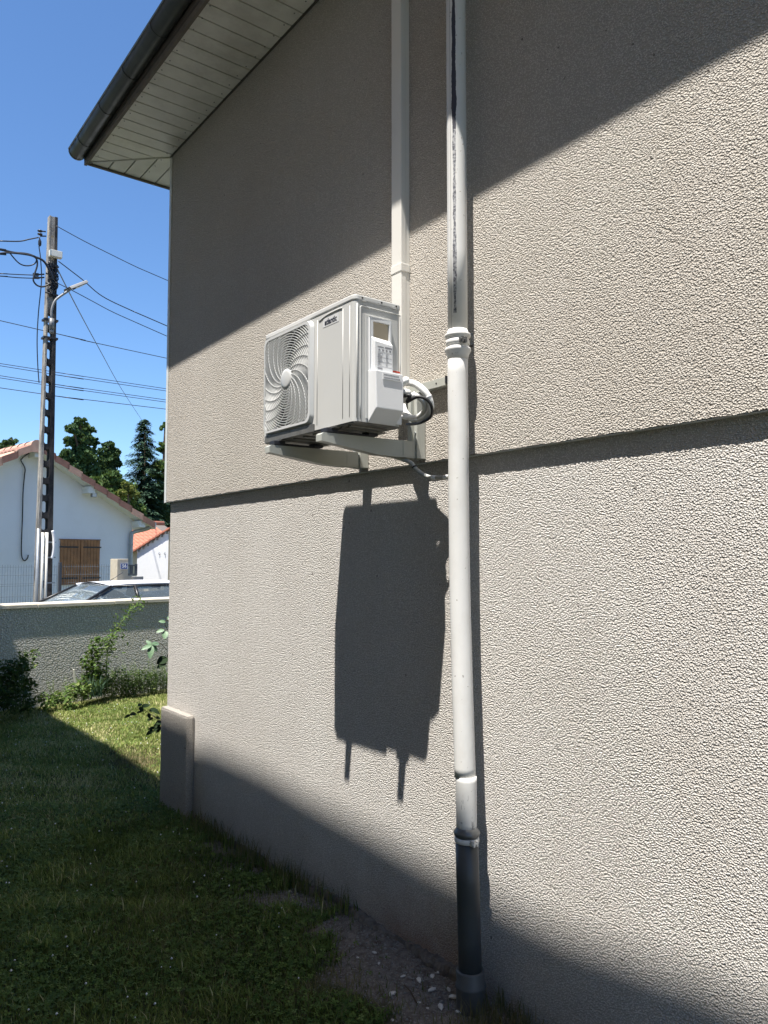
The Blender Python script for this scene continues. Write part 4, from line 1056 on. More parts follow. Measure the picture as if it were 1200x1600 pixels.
mb = MB(); h0, h1 = q(107, 453), q(131, 444); dv = (h1-h0).normalized(); sd = S(0, 1, 0).normalized()
sd = (S(0,1,0) - S(0,0,0)).normalized(); upv = dv.cross(sd).normalized()
if upv.z < 0: upv = -upv
def hd_(a, b, c): return h0 + dv*a + sd*b + upv*c
L_ = (h1-h0).length
def hexa(mb, a0, a1, wa, wb, c0, c1):
    mb.add([hd_(a0,-wa,c0), hd_(a1,-wb,c0), hd_(a1,wb,c0), hd_(a0,wa,c0), hd_(a0,-wa*.8,c1), hd_(a1,-wb*.85,c1), hd_(a1,wb*.85,c1), hd_(a0,wa*.8,c1)], [(0,3,2,1),(4,5,6,7),(0,1,5,4),(1,2,6,5),(2,3,7,6),(3,0,4,7)])
hexa(mb, -.02, L_, .16, .20, -.01, .045); hdo = mb.build('lamp_head', M['lampgrey'], sl_, bevel=.01)
mb = MB(); hexa(mb, L_*.45, L_*.95, .15, .17, -.02, -.0105); mb.build('lamp_glass', M['label_grey'], hdo)
mb = MB(); mb.lathe([(.03,0),(.03,.02)], hd_(L_*.3, -.02, -.03), upv, 8); mb.build('sensor', M['iron'], hdo)

# ------------------------------------------------------------------ overhead wires
def wire(pts, M_, r_, label, ext=None, mat='cable'):
    P = [onm(u, v, mm) for (u, v), mm in zip(pts, M_ if isinstance(M_, list) else [M_]*len(pts))]
    if ext:                                            # carry the wire on beyond the frame
        for side, L in ext:
            if side < 0: P.insert(0, P[0] + (P[0]-P[1]).normalized()*L)
            else: P.append(P[-1] + (P[-1]-P[-2]).normalized()*L)
    c = P[0]; t_ = thing('overhead_wire', c, label, 'wire', 'overhead wires around the pole')
    mb = MB(); mb.tube(smooth_path(P, 6), r_, 5); mb.build('wire', M[mat], t_)
wire([(88, 353), (130, 376), (170, 396), (215, 418), (259, 437)], 14.3, .008, 'topmost thin wire running from the pole head down to the right', [(1, 6)])
wire([(91, 408), (112, 424), (130, 438), (160, 463), (205, 485), (258, 508)], 14.3, .010, 'twisted wire sagging to the right just under the pale box', [(1, 6)])
wire([(87, 441), (115, 455), (145, 471), (175, 487), (215, 505), (258, 524)], 14.3, .008, 'thin wire passing behind the street lamp head to the right', [(1, 6)])
wire([(87, 415), (120, 480), (155, 545), (190, 608), (222, 657)], [14.3, 18, 24, 33, 46], .012, 'steep wire dropping from the pole to the spruce top')
farl = [(-1, 30), (1, 30)]
wire([(0, 501), (87, 521), (150, 536), (257, 559)], 24, .012, 'single long wire crossing the sky below the street lamp', farl)
wire([(0, 568), (90, 582), (257, 607)], 24, .010, 'upper wire of the close pair, fifth up from the roofs', farl)
wire([(0, 571.5), (90, 586), (257, 610.5)], 24, .010, 'lower wire of the upper close pair behind the pole', farl)
wire([(0, 587), (90, 601), (257, 624.5)], 24, .010, 'upper wire of the lower close pair behind the pole', farl)
wire([(0, 590.5), (90, 604.5), (257, 628)], 24, .010, 'lower wire of the lower close pair behind the pole', farl)
wire([(0, 606), (90, 619), (257, 639)], 24, .011, 'lowest of the long wires crossing behind the pole', farl)
wire([(-40, 375), (0, 376.5), (30, 377), (45, 374), (60, 371)], 14.3, .012, 'single wire meeting the insulator left of the pole head', [(-1, 6)])
wire([(-40, 426), (0, 427.5), (30, 429), (56, 430)], 14.3, .009, 'upper of two thin wires meeting the pole from the left', [(-1, 6)])
wire([(-40, 430), (0, 431.5), (30, 434), (62, 435)], 14.3, .009, 'lower of two thin wires meeting the pole from the left', [(-1, 6)])
wire([(-40, 383), (-10, 388), (5, 391), (22, 395), (42, 397), (56, 402), (68, 408), (77, 422), (83, 437)], 14.2, .022, 'thick black cable bundle curving into the pole from the left', [(-1, 6)])
wire([(-40, 393), (-8, 396), (12, 395), (35, 397), (50, 400), (57, 405), (58, 415), (54, 428), (52, 438), (58, 446), (68, 448), (78, 443)], 14.15, .016, 'black cable looping down and under beside the pole', [(-1, 6)])
wire([(15, 395), (26, 408), (35, 414), (46, 415), (55, 411), (57, 403), (52, 399)], 14.15, .012, 'slack black cable loop hanging under the thick bundle')
wire([(62, 370), (61, 385), (63, 400), (65, 430), (64, 450), (60, 490), (58, 530), (59, 570), (61, 598)], 14.2, .010, 'thin cable hanging down the left side of the pole')

# ------------------------------------------------------------------ parked car
CWm, CMm = 6.33, 11.98
cr = thing('parked_car', S(CWm, CMm, 0), 'white hatchback parked in the road behind the garden wall', 'car', rz=SA+math.pi)
def K(x_, y_, z_): return S(CWm - x_, CMm - y_, z_)
# body sides: stations along the length
prof = [(1.93,.42,.60,.55),(1.86,.30,.66,.68),(1.55,.22,.76,.80),(1.10,.20,.93,.83),(.6,.20,.96,.84),(-.2,.20,.975,.845),(-1.0,.20,.99,.84),(-1.55,.22,1.0,.81),(-1.86,.30,.98,.74),(-1.94,.42,.80,.68)]
mb = MB(); secs = []
for X_, zb, zt, hwid in prof:
    sec = []
    for k in range(16):
        t_ = 2*math.pi*k/16; c_, s_ = math.cos(t_), math.sin(t_)
        ee = .35; sec.append(K(X_, hwid*math.copysign(abs(c_)**ee, c_), (zb+zt)/2 + (zt-zb)/2*math.copysign(abs(s_)**ee, s_)))
    secs.append(sec)
mb.add([p for s_ in secs for p in s_], [(i*16+j, i*16+(j+1) % 16, (i+1)*16+(j+1) % 16, (i+1)*16+j) for i in range(len(secs)-1) for j in range(16)] + [tuple(range(16)), tuple(range((len(secs)-1)*16, len(secs)*16))], True)
body = mb.build('body', M['car'], cr)
# greenhouse
def roofz(X_, yy): return 1.405 - .055*(yy/.55)**2 - .035*((X_+.35)/.95)**2 - (.05*max(0, (-X_-1.0)/.35))
mb = MB(); nX, nY = 14, 10; vs = []
for i in range(nX+1):
    X_ = .36 - 1.66*i/nX
    for j in range(nY+1):
        yy = -.56 + 1.12*j/nY; cur = .07*(1-(yy/.56)**2)*(1 if i == 0 else max(0, 1-i/3)); vs.append(K(X_+cur, yy, roofz(X_, yy)))
g = [(i*(nY+1)+j, i*(nY+1)+j+1, (i+1)*(nY+1)+j+1, (i+1)*(nY+1)+j) for i in range(nX) for j in range(nY)]
mb.add(vs, g, True); vs2 = [Vector((p.x, p.y, p.z-.03)) for p in vs]; mb.add(vs2, g, True)
rf = mb.build('roof', M['car'], cr, fix=False)
def gr(mb, A0, A1, B0, B1, nu=8, nv=4, bulge=0):
    vs = []
    for i in range(nu+1):
        for j in range(nv+1):
            a = A0.lerp(A1, i/nu); b = B0.lerp(B1, i/nu); p = a.lerp(b, j/nv)
            vs.append(p + bulge*(4*(i/nu)*(1-i/nu))*((K(1,0,0)-K(0,0,0)).normalized()))
    mb.add(vs, [(i*(nv+1)+j, i*(nv+1)+j+1, (i+1)*(nv+1)+j+1, (i+1)*(nv+1)+j) for i in range(nu) for j in range(nv)], True)
mb = MB(); gr(mb, K(.365,-.52,1.335), K(.365,.52,1.335), K(1.12,-.70,.955), K(1.12,.70,.955), 10, 4, .08); mb.build('windscreen', M['glass'], cr, fix=False)
mb = MB(); gr(mb, K(-1.32,-.52,1.29), K(-1.32,.52,1.29), K(-1.68,-.64,1.0), K(-1.68,.64,1.0), 10, 4, -.04); mb.build('rear_window', M['glass'], cr, fix=False)
for s_ in (-1, 1):
    for a, b, ta, tb in ((.98, -.02, .33, .0), (-.08, -.95, -.06, -.90), (-1.0, -1.45, -.95, -1.22)):
        mb = MB(); gr(mb, K(ta, s_*.575, 1.315), K(tb, s_*.575, 1.325 if tb > -1 else 1.29), K(a, s_*.755, .975), K(b, s_*.76, .985), 6, 3); mb.build('side_window', M['glass'], cr, fix=False)
    mb = MB()   # roof rail, pillars
    mb.tube([K(.40, s_*.56, 1.33), K(.37, s_*.56, 1.335), K(.1, s_*.565, 1.355), K(-.6, s_*.565, 1.36), K(-1.2, s_*.56, 1.32), K(-1.45, s_*.60, 1.2), K(-1.7, s_*.68, .98)], .02, 8)
    mb.build('roof_rail', M['car'], cr)
    mb = MB(); mb.tube([K(-.05, s_*.765, .98), K(-.03, s_*.58, 1.335)], .028, 6); mb.tube([K(-.98, s_*.76, .98), K(-.93, s_*.58, 1.32)], .035, 6)
    mb.tube([K(1.15, s_*.735, .96), K(.75, s_*.655, 1.15), K(.37, s_*.565, 1.33)], .022, 6); mb.tube([K(1.0, s_*.757, .975), K(.34, s_*.582, 1.325)], .012, 6); mb.tube([K(.34, s_*.582, 1.33), K(-1.2, s_*.58, 1.315)], .012, 6); mb.build('pillar', M['car_black'], cr)
    mb = MB(); mb.lathe([(.05,0),(.085,.03),(.085,.10),(.06,.13)], K(.78, s_*.80, 1.0), (K(0,s_,0)-K(0,0,0)), 12); mb.build('door_mirror', M['car'], cr)
    for X_ in (1.22, -1.22):
        ax_ = K(0, s_, 0)-K(0,0,0)
        mb = MB(); mb.lathe([(.20,0),(.29,.01),(.295,.09),(.29,.17),(.2,.18)], K(X_, s_*.67, .295), ax_, 28); wl_ = mb.build('wheel', M['tyre'], cr)
        mb = MB(); mb.lathe([(.19,.165),(.19,.182),(.05,.172),(.04,.19)], K(X_, s_*.67, .295), ax_, 20); mb.build('rim', M['rim'], wl_)
    mb = MB(); mb.lathe([(.09,0),(.07,.05),(.02,.06)], K(1.82, s_*.56, .62), (K(1,0,0)-K(0,0,0)), 14); mb.build('headlight', M['glass'], cr)
    mb = MB(); mb.box((-.05,-.05,-.1), (.05,.05,.1), Matrix.Translation(K(-1.88, s_*.62, .82))); mb.build('tail_light', M['red'], cr)
    mb = MB(); mb.tube([K(.1, s_*.36, .75), K(-.02, s_*.36, 1.05)], [.2, .17], 10); mb.tube([K(-.04, s_*.36, 1.10), K(-.07, s_*.36, 1.24)], .10, 10); mb.build('seat', M['seat'], cr)
mb = MB(); mb.lathe([(.02,0),(.05,.02),(.05,.04),(.02,.06)], K(.46, 0, 1.27), (0,0,-1), 10); mb.build('rear_view_mirror', M['car_black'], cr)
mb = MB(); mb.box((-.75, -.6, .85), (.8, .6, .93), Matrix.Translation(S(CWm, CMm, 0)) @ Matrix.Rotation(SA+math.pi, 4, 'Z')); mb.build('dashboard', M['car_black'], cr)
mb = MB(); a0 = K(.12, .05, 1.40); mb.tube([a0, a0 + (K(-1,0,0)-K(0,0,0)).normalized()*.22 + Vector((0,0,.13))], .006, 5); mb.build('aerial', M['car_black'], cr)
mb = MB(); mb.tube([K(.95, -.5, .985), K(1.05, .1, 1.0)], .012, 5); mb.tube([K(1.0, .05, .985), K(1.08, .6, .985)], .012, 5); mb.build('wiper', M['car_black'], cr)

# ------------------------------------------------------------------ trees
def crown(name, clusters, nleaf, size, mat, parent, flat=.75, seed=1, up=.3):
    g_ = np.random.default_rng(seed); cl = np.array(clusters, float)
    vol = cl[:, 3]**2; pr_ = vol/vol.sum(); idx = g_.choice(len(cl), nleaf, p=pr_)
    # sub-clumps: leaves gather in tufts near each cluster's skin
    ntuft = max(30, nleaf//26); ti = g_.choice(len(cl), ntuft, p=pr_)
    d = g_.normal(size=(ntuft, 3)); d /= np.linalg.norm(d, axis=1, keepdims=True); d[:, 2] *= flat
    rad = g_.uniform(.55, 1.05, (ntuft, 1)); tc = cl[ti, :3] + d*rad*cl[ti, 3:4]; tr_ = cl[ti, 3]*g_.uniform(.16, .34, ntuft)
    k = g_.integers(0, ntuft, nleaf); e = g_.normal(size=(nleaf, 3)); e /= np.linalg.norm(e, axis=1, keepdims=True)
    P = tc[k] + e*(tr_[k]*g_.uniform(.2, 1, nleaf)**.6)[:, None]*np.array([1, 1, .7])
    nrm = g_.normal(size=(nleaf, 3)) + np.array([0, 0, up]); nrm /= np.linalg.norm(nrm, axis=1, keepdims=True)
    a = np.cross(nrm, g_.normal(size=(nleaf, 3))); a /= np.linalg.norm(a, axis=1, keepdims=True); b = np.cross(nrm, a)
    s_ = size*g_.uniform(.6, 1.35, nleaf)[:, None]
    V = np.stack([P - a*s_, P - b*s_*.55, P + a*s_, P + b*s_*.55], 1).reshape(-1, 3)
    F = np.arange(nleaf*4).reshape(-1, 4)
    tint = np.repeat(np.clip(g_.normal(.45, .22, nleaf) + (g_.random(ntuft)[k]-.5)*.4, 0, 1), 4)
    o_ = ORG[parent.name][0]
    return fast_mesh(name, V - np.array(o_), F, mat, tint, parent)
def tree(w, m, label, clusters, nleaf, size, mat, seed, trunk_r=.2, name='tree', grp='trees beyond the white house', crown_flat=.8):
    """clusters: (u, v, dm, radius_px) laid out on the tree's own depth plane m"""
    base = S(w, m, 0); t_ = thing(name, base, label, 'tree', grp)
    C2 = []
    for (u, v, dm, rp) in clusters:
        p = onm(u, v, m+dm); F_ = p.x*sp + p.y*cp; C2.append((p.x, p.y, p.z, rp/1200*F_))
    top = max(C2, key=lambda c: c[2]); cen = Vector(np.mean([c[:3] for c in C2], axis=0)); base = Vector((cen.x, cen.y, 0))
    t_.location = base; ORG[t_.name] = (base, 0); nleaf = int(nleaf*1.9); size *= .74
    mb = MB(); mb.tube(smooth_path([base - Vector((0,0,.3)), base.lerp(cen, .5) + Vector((.1,0,0)), cen, Vector(top[:3])], 4), [trunk_r*(1-.8*i/12) for i in range(13)], 8)
    for c in C2[::2]:
        mb.tube(smooth_path([base.lerp(cen, .8), (cen + Vector(c[:3]))/2 + Vector((0,0,-.2)), Vector(c[:3])], 3), [trunk_r*.35*(1-.12*i) for i in range(7)], 6)
    mb.build('trunk', M['bark'], t_); crown('crown', C2, nleaf, size, mat, t_, crown_flat, seed); return t_
tree(21, 42, 'tall rounded oak-like tree standing clear against the sky left of centre',
     [(125,662,0,11),(140,672,.5,10),(113,670,-.5,9),(128,685,0,15),(145,692,.5,9),(110,690,0,10),(105,712,0,12),(128,712,0,20),(148,718,0,10),(115,735,0,16),(142,738,0,16),(128,755,1,22)], 9500, .15, M['leaf_oak'], 21, .3)
tree(23, 44, 'smaller round tree between the tall oak and the spruce',
     [(170,697,0,9),(162,706,0,9),(179,706,0,9),(170,716,0,14),(158,726,0,10),(182,724,0,9),(170,740,0,16)], 5000, .14, M['leaf_oak'], 22, .22)
tree(16.8, 45, 'treetop just showing over the left roof slope', [(8,692,0,6),(20,690,0,7),(0,700,0,8),(14,704,0,12),(28,706,0,8)], 1600, .13, M['leaf_oak'], 23, .2)
tree(22, 38, 'olive-green tree rising behind the white house roof below the small round tree',
     [(150,760,0,18),(175,748,0,14),(195,765,0,16),(165,775,0,20),(190,785,0,20),(210,800,0,18),(140,775,0,16)], 8000, .14, M['leaf_mid'], 24, .25)
tree(26, 43, 'dark broadleaf tree at the right beside the house corner',
     [(258,668,0,8),(262,700,0,16),(255,735,0,20),(262,770,0,24),(240,770,0,20),(275,730,0,24),(250,800,0,24),(280,790,0,26),(235,810,0,18),(262,822,0,18),(225,828,-1,12)], 13000, .15, M['leaf_mid'], 25, .3)
tree(27, 50, 'dark mass of a tree filling the gap behind the olive-green tree',
     [(150,790,0,30),(185,800,0,30),(215,790,0,30),(240,825,0,30),(205,835,0,26),(255,845,0,26),(130,800,0,26)], 9000, .18, M['leaf_oak'], 26, .3)
tree(25, 36, 'small yellowish tree above the bright red roof',
     [(219,818,0,6),(226,824,0,7),(236,820,0,6),(230,832,0,8),(240,830,0,6),(222,834,0,6)], 1700, .10, M['leaf_yel'], 27, .1)
tree(24, 37, 'pale green shrubby tree behind the roof edge of the white house', [(203,765,0,8),(196,757,0,6),(210,774,0,7),(190,770,0,7)], 1300, .11, M['leaf_yel'], 28, .1)
tree(10, 48, 'broad dark tree beyond the left end of the white house roof',
     [(-70,790,0,26),(-105,800,0,26),(-40,805,0,22),(-85,760,0,20),(-60,830,0,30),(-110,840,0,30)], 4000, .17, M['leaf_oak'], 34, .3)
tree(33, 46, 'rounded tree hidden from the lawn by the right part of the stucco house',
     [(330,760,0,30),(370,750,0,30),(350,800,0,36),(400,800,0,34),(310,810,0,30)], 4000, .17, M['leaf_mid'], 35, .3)
# spruce: whorls of drooping branches
spb = onm(222, 874, 42); spb.z = 0
sptop = onm(226, 655, 42).z; bot = 2.2
spr = thing('spruce_tree', spb, 'dark pointed spruce with drooping branches near the house corner', 'tree')
mb = MB(); mb.tube([spb, spb + Vector((0,0,sptop))], [.24, .02], 8); mb.build('trunk', M['bark'], spr)
g_ = np.random.default_rng(5); Vs, Fs, Ts = [], [], []
z = bot; nv_ = 0
while z < sptop:
    tt = (sptop-z)/(sptop-bot); Rb = .2 + 2.15*tt**.75
    for b in range(int(7 + 7*tt)):
        a = g_.uniform(0, 2*math.pi); Lb = Rb*g_.uniform(.55, 1.12); dx, dy = math.cos(a), math.sin(a)
        nn = int(18 + 44*Lb)
        for i in range(nn):
            s_ = (i+g_.random())/nn; px = dx*Lb*s_; py = dy*Lb*s_; pz = z + .12*Lb*s_ - .32*Lb*s_*s_ + g_.normal(0, .03)
            side = g_.normal(0, .10 + .12*s_*(1-s_)*Lb); px += -dy*side; py += dx*side; pz -= abs(side)*.5
            ll = g_.uniform(.10, .2); da = a + g_.uniform(-1.0, 1.0); ex, ey, ez = math.cos(da)*ll, math.sin(da)*ll, -ll*.35 + g_.normal(0, .03)
            wx, wy = -math.sin(da)*.035, math.cos(da)*.035
            Vs += [(px-wx,py-wy,pz),(px+wx,py+wy,pz),(px+ex+wx*.4,py+ey+wy*.4,pz+ez),(px+ex-wx*.4,py+ey-wy*.4,pz+ez)]
            t__ = float(np.clip(.35 + .3*s_ + g_.normal(0, .15), 0, 1)); Ts += [t__]*4; Fs.append((nv_, nv_+1, nv_+2, nv_+3)); nv_ += 4
    z += .17
fast_mesh('crown', np.array(Vs), np.array(Fs), M['needle'], Ts, spr)

# ------------------------------------------------------------------ lawn: blades, clover, flowers
def blades(name, n, region, hmin, hmax, wd, mat, seed, density=None, lean=.6, tmean=.45):
    g_ = np.random.default_rng(seed)
    x0, x1, y0, y1 = region; x = g_.uniform(x0, x1, n); y = g_.uniform(y0, y1, n)
    if density is not None:
        k = g_.random(n) < density(x, y); x, y = x[k], y[k]
    n = len(x); h = g_.uniform(hmin, hmax, n); a = g_.uniform(0, 2*np.pi, n); ln = g_.uniform(.1, lean, n)*h
    dx, dy = np.cos(a), np.sin(a); wx, wy = -dy*wd/2, dx*wd/2; z = gh(x, y)
    f = g_.uniform(.7, 1.4, n); wx *= f; wy *= f
    P = lambda ox, oy, oz: np.stack([x+ox, y+oy, z+oz], 1)
    V = np.stack([P(-wx, -wy, -.003), P(wx, wy, -.003), P(wx*.8+dx*ln*.35, wy*.8+dy*ln*.35, h*.6), P(-wx*.8+dx*ln*.35, -wy*.8+dy*ln*.35, h*.6), P(dx*ln, dy*ln, h)], 1).reshape(-1, 3)
    b = np.arange(n)*5
    F = np.concatenate([np.stack([b, b+1, b+2], 1), np.stack([b, b+2, b+3], 1), np.stack([b+3, b+2, b+4], 1)])
    pat = .20*np.sin(x*3.1+1.7*np.sin(y*1.9)) * np.sin(y*2.3+x) + .14*np.sin(x*9.3+y*4)*np.sin(y*7.7)
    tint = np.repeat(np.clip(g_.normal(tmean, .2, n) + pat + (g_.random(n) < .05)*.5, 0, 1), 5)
    return tag(fast_mesh(name, V, F, mat, tint), kind='stuff')
def dirt(x, y):          # 1 = bare
    nz = .16*np.sin(y*5.3+1) * np.sin(x*4+y*2) + .10*np.sin(y*13.1+x*9) + .05*np.sin(y*31)
    w = np.interp(y, [1.0, 1.8, 2.4, 3.0, 3.6, 4.3, 5.0, 12], [.35, .42, .58, .40, .16, .08, .03, .0])
    d = XL - x
    near = np.clip((w + nz - d)/.10, 0, 1)
    patch = np.clip(1.25 - np.hypot((x-2.42)/.34, (y-6.75)/.5) + nz*.6, 0, 1)*.75
    thin = np.clip(.5+1.2*np.sin(x*7+y*3)*np.sin(y*5-x*4), 0, .25)
    return np.clip(np.maximum(np.where(y < 5.2, near, 0), patch)*.985 + thin, 0, .99)
def inlawn(x, y): return ((-x*SW + y*CW) < 9.34) & ~((x > XL-.005) & (y < YC-.03)) & ~((x > 2.14) & (y > 4.99) & (y < 5.47))
dens = lambda x, y: np.where(inlawn(x, y), (1-dirt(x, y)), 0)*np.clip((2.4-np.maximum(0, (.1*y-.25)-x)*3), .15, 1)
blades('lawn_grass', 235000, (-.9, 2.23, 1.0, 5.2), .012, .040, .0036, M['grass'], 31, dens, 1.4, .22)  # low tint puts the near lawn's shade into the blade colour
blades('lawn_grass', 190000, (-.6, 4.6, 5.2, 9.9), .012, .036, .0055, M['grass'], 32, dens, 1.4, .70)  # higher tint paints sunlight into the far lawn's blades
def clover(name, n, region, size, mat, seed, dn, flat=True, zlo=.015, zhi=.035):
    g_ = np.random.default_rng(seed); x0, x1, y0, y1 = region; x = g_.uniform(x0, x1, n); y = g_.uniform(y0, y1, n)
    pat = .5 + .5*np.sin(x*4.1+2*np.sin(y*2.2))*np.sin(y*3.3-x*1.3)
    k = (g_.random(n) < dn(x, y)*np.clip(pat*1.5, .15, 1)); x, y = x[k], y[k]; n = len(x)
    z = gh(x, y) + g_.uniform(zlo, zhi, n); Vl, Fl, Tl = [], [], []
    a0 = g_.uniform(0, 2*np.pi, n); s_ = size*g_.uniform(.6, 1.3, n); tx = g_.normal(0, .3, n); ty = g_.normal(0, .3, n); tn = np.clip(g_.normal(.5, .25, n), 0, 1)
    for l in range(3):
        a = a0 + l*2.094; c, s2 = np.cos(a), np.sin(a)
        def Q(r_, w): 
            ox = (c*r_ - s2*w)*s_; oy = (s2*r_ + c*w)*s_; return np.stack([x+ox, y+oy, z + ox*tx + oy*ty], 1)
        Vl.append(np.stack([Q(.05, 0), Q(.6, -.42), Q(1, 0), Q(.6, .42)], 1).reshape(-1, 3)); Tl.append(np.repeat(tn, 4))
    V = np.concatenate(Vl); F = np.arange(len(V)).reshape(-1, 4)
    return tag(fast_mesh(name, V, F, mat, np.concatenate(Tl)), kind='stuff')
clover('clover_leaves', 80000, (-.9, 2.23, 1.0, 6.0), .0125, M['clover'], 41, dens)
clover('clover_leaves', 14000, (-.2, 3.4, 6.0, 9.6), .012, M['clover'], 42, dens)
def tuftd(x, y): return dens(x, y)*np.clip((np.sin(x*6.7+3*np.sin(y*3.1))*np.sin(y*8.3+2*np.sin(x*4.4))-.35)*2.2, 0, 1)
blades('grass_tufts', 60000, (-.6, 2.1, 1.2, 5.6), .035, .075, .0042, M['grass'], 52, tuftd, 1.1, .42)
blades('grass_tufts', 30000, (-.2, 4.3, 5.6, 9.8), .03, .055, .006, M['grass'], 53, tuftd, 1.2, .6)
# white clover heads and daisies
g_ = np.random.default_rng(44); n = 900; x = g_.uniform(-.6, 3.6, n); y = g_.uniform(1.2, 9.3, n); k = (g_.random(n) < dens(x, y)*.9); x, y = x[k], y[k]; n = len(x)
z = gh(x, y) + g_.uniform(.025, .05, n); s_ = g_.uniform(.003, .0065, n); oct6 = [(1,0,0),(-1,0,0),(0,1,0),(0,-1,0),(0,0,1),(0,0,-1)]
V = np.stack([np.stack([x + a*s_, y + b*s_, z + c*s_], 1) for a, b, c in oct6], 1).reshape(-1, 3)
F = np.concatenate([np.array([[0,2,4],[2,1,4],[1,3,4],[3,0,4],[2,0,5],[1,2,5],[3,1,5],[0,3,5]]) + i*6 for i in range(n)])
tag(fast_mesh('clover_flowers', V, F, M['white']), kind='stuff')
# dry tufts at the foot of the wall
g_ = np.random.default_rng(45)
def tufts(x, y):
    d = XL-x; return np.where((d > 0) & inlawn(x, y), np.exp(-(d/.09)**2)*(.35 + .65*(np.sin(y*9)*np.sin(y*3.7+1) > 0)), 0)
blades('wall_foot_grass', 5200, (1.9, 2.2, 3.1, 4.95), .03, .17, .003, M['dry'], 46, lambda x, y: tufts(x, y)*.9, .55, .35)
blades('wall_foot_grass', 7000, (1.75, 2.2, 3.0, 5.6), .03, .09, .006, M['grass'], 47, lambda x, y: tufts(x, y)*.8, .7, .3)
blades('dry_grass', 26000, (1.2, 2.2, 1.2, 4.6), .012, .05, .003, M['dry'], 48, lambda x, y: np.where(inlawn(x, y), np.clip(1.1-np.abs((XL-x)-.62)/.42, 0, 1)*.8*(.3+.7*(np.sin(x*11+y*5)*np.sin(y*8) > -.2)), 0), 1.3, .45)
blades('dry_grass', 5200, (2.0, 2.9, 6.1, 7.4), .010, .032, .005, M['dry'], 54, lambda x, y: np.clip(1.2-np.hypot((x-2.42)/.42, (y-6.75)/.6), 0, 1)*inlawn(x, y), 1.5, .6)
blades('dry_grass', 3000, (1.9, 2.2, 1.2, 2.15), .03, .11, .003, M['dry'], 49, lambda x, y: np.where(x < XL-.01, .8, 0), .9, .3)
# gravel and crumbs on the bare strip
g_ = np.random.default_rng(50); n = 9000; y = g_.uniform(1.3, 4.2, n); x = XL - .01 - np.abs(g_.normal(0, .28, n)); k = dirt(x, y) > .55; x, y = x[k], y[k]; n = len(x)
s_ = np.exp(g_.normal(-5.9, .5, n)); z = gh(x, y) + s_*.2
base = np.array([(1,0,0),(-1,0,0),(0,1,0),(0,-1,0),(0,0,.7),(0,0,-.7)]); J = g_.uniform(.6, 1.3, (n, 6, 3)); a = g_.uniform(0, 6.28, n)
Bv = base[None]*J; rx = Bv[..., 0]*np.cos(a)[:, None] - Bv[..., 1]*np.sin(a)[:, None]; ry = Bv[..., 0]*np.sin(a)[:, None] + Bv[..., 1]*np.cos(a)[:, None]
V = np.stack([x[:, None] + rx*s_[:, None], y[:, None] + ry*s_[:, None], z[:, None] + Bv[..., 2]*s_[:, None]], 2).reshape(-1, 3)
F8 = np.array([[0,2,4],[2,1,4],[1,3,4],[3,0,4],[2,0,5],[1,2,5],[3,1,5],[0,3,5]])
F = (F8[None] + (np.arange(n)*6)[:, None, None]).reshape(-1, 3)
tag(fast_mesh('gravel', V, F, M['rubble']), kind='stuff')
# the pale chips that show singly
def onground(u, v, z=0.0):
    r = ray(u, v); zz_ = z
    for _ in range(6):
        t_ = (zz_-EYE)/r.z; zz_ = float(gh(t_*r.x, t_*r.y)) + z
    return Vector((t_*r.x, t_*r.y, zz_))
rr = random.Random(12)
for (u, v, s_) in ((613,1552,.020),(655,1531,.019),(675,1546,.019),(675,1525,.018),(708,1557,.023),(701,1546,.016),(688,1572,.020),(630,1525,.012),(655,1566,.010),(592,1505,.010),(716,1581,.013),(668,1575,.009),(585,1488,.012),(613,1594,.012),(685,1519,.011),(522,1475,.008),(559,1496,.009),(502,1563,.009),(549,1564,.007)):
    p = onground(u, v, .006); mb = MB(); bm = bmesh.new(); bmesh.ops.create_icosphere(bm, subdivisions=1, radius=1)
    ang = rr.uniform(0, 6.28); el = rr.uniform(1.2, 2.0)
    vs = []
    for vv in bm.verts:
        q_ = vv.co*rr.uniform(.8, 1.15); x_, y_, z_ = q_.x*s_*el*.62, q_.y*s_*.62, q_.z*s_*.32
        vs.append((p.x + x_*math.cos(ang) - y_*math.sin(ang), p.y + x_*math.sin(ang) + y_*math.cos(ang), p.z + z_))
    mb.add(vs, [tuple(l.index for l in f.verts) for f in bm.faces]); bm.free()
    tag(mb.build('stone_chip', M['chip']), 'pale stone chip lying on the bare soil near the downpipe foot', 'stone', 'pale stone chips on the bare soil')
mb = MB(); mb.tube([onground(632, 1539, .008), onground(641, 1548, .012), onground(651, 1567, .006)], .003, 5)
tag(mb.build('twig', M['stem_dark']), 'short thin twig lying on bare soil near the downpipe foot', 'twig')
# dark hole in the ground behind the downpipe
mb = MB(); mb.add([(XL-.001, 2.33, .0), (XL-.001, 2.50, .0), (XL-.001, 2.47, .035), (XL-.001, 2.36, .06)], [(0,1,2,3)])

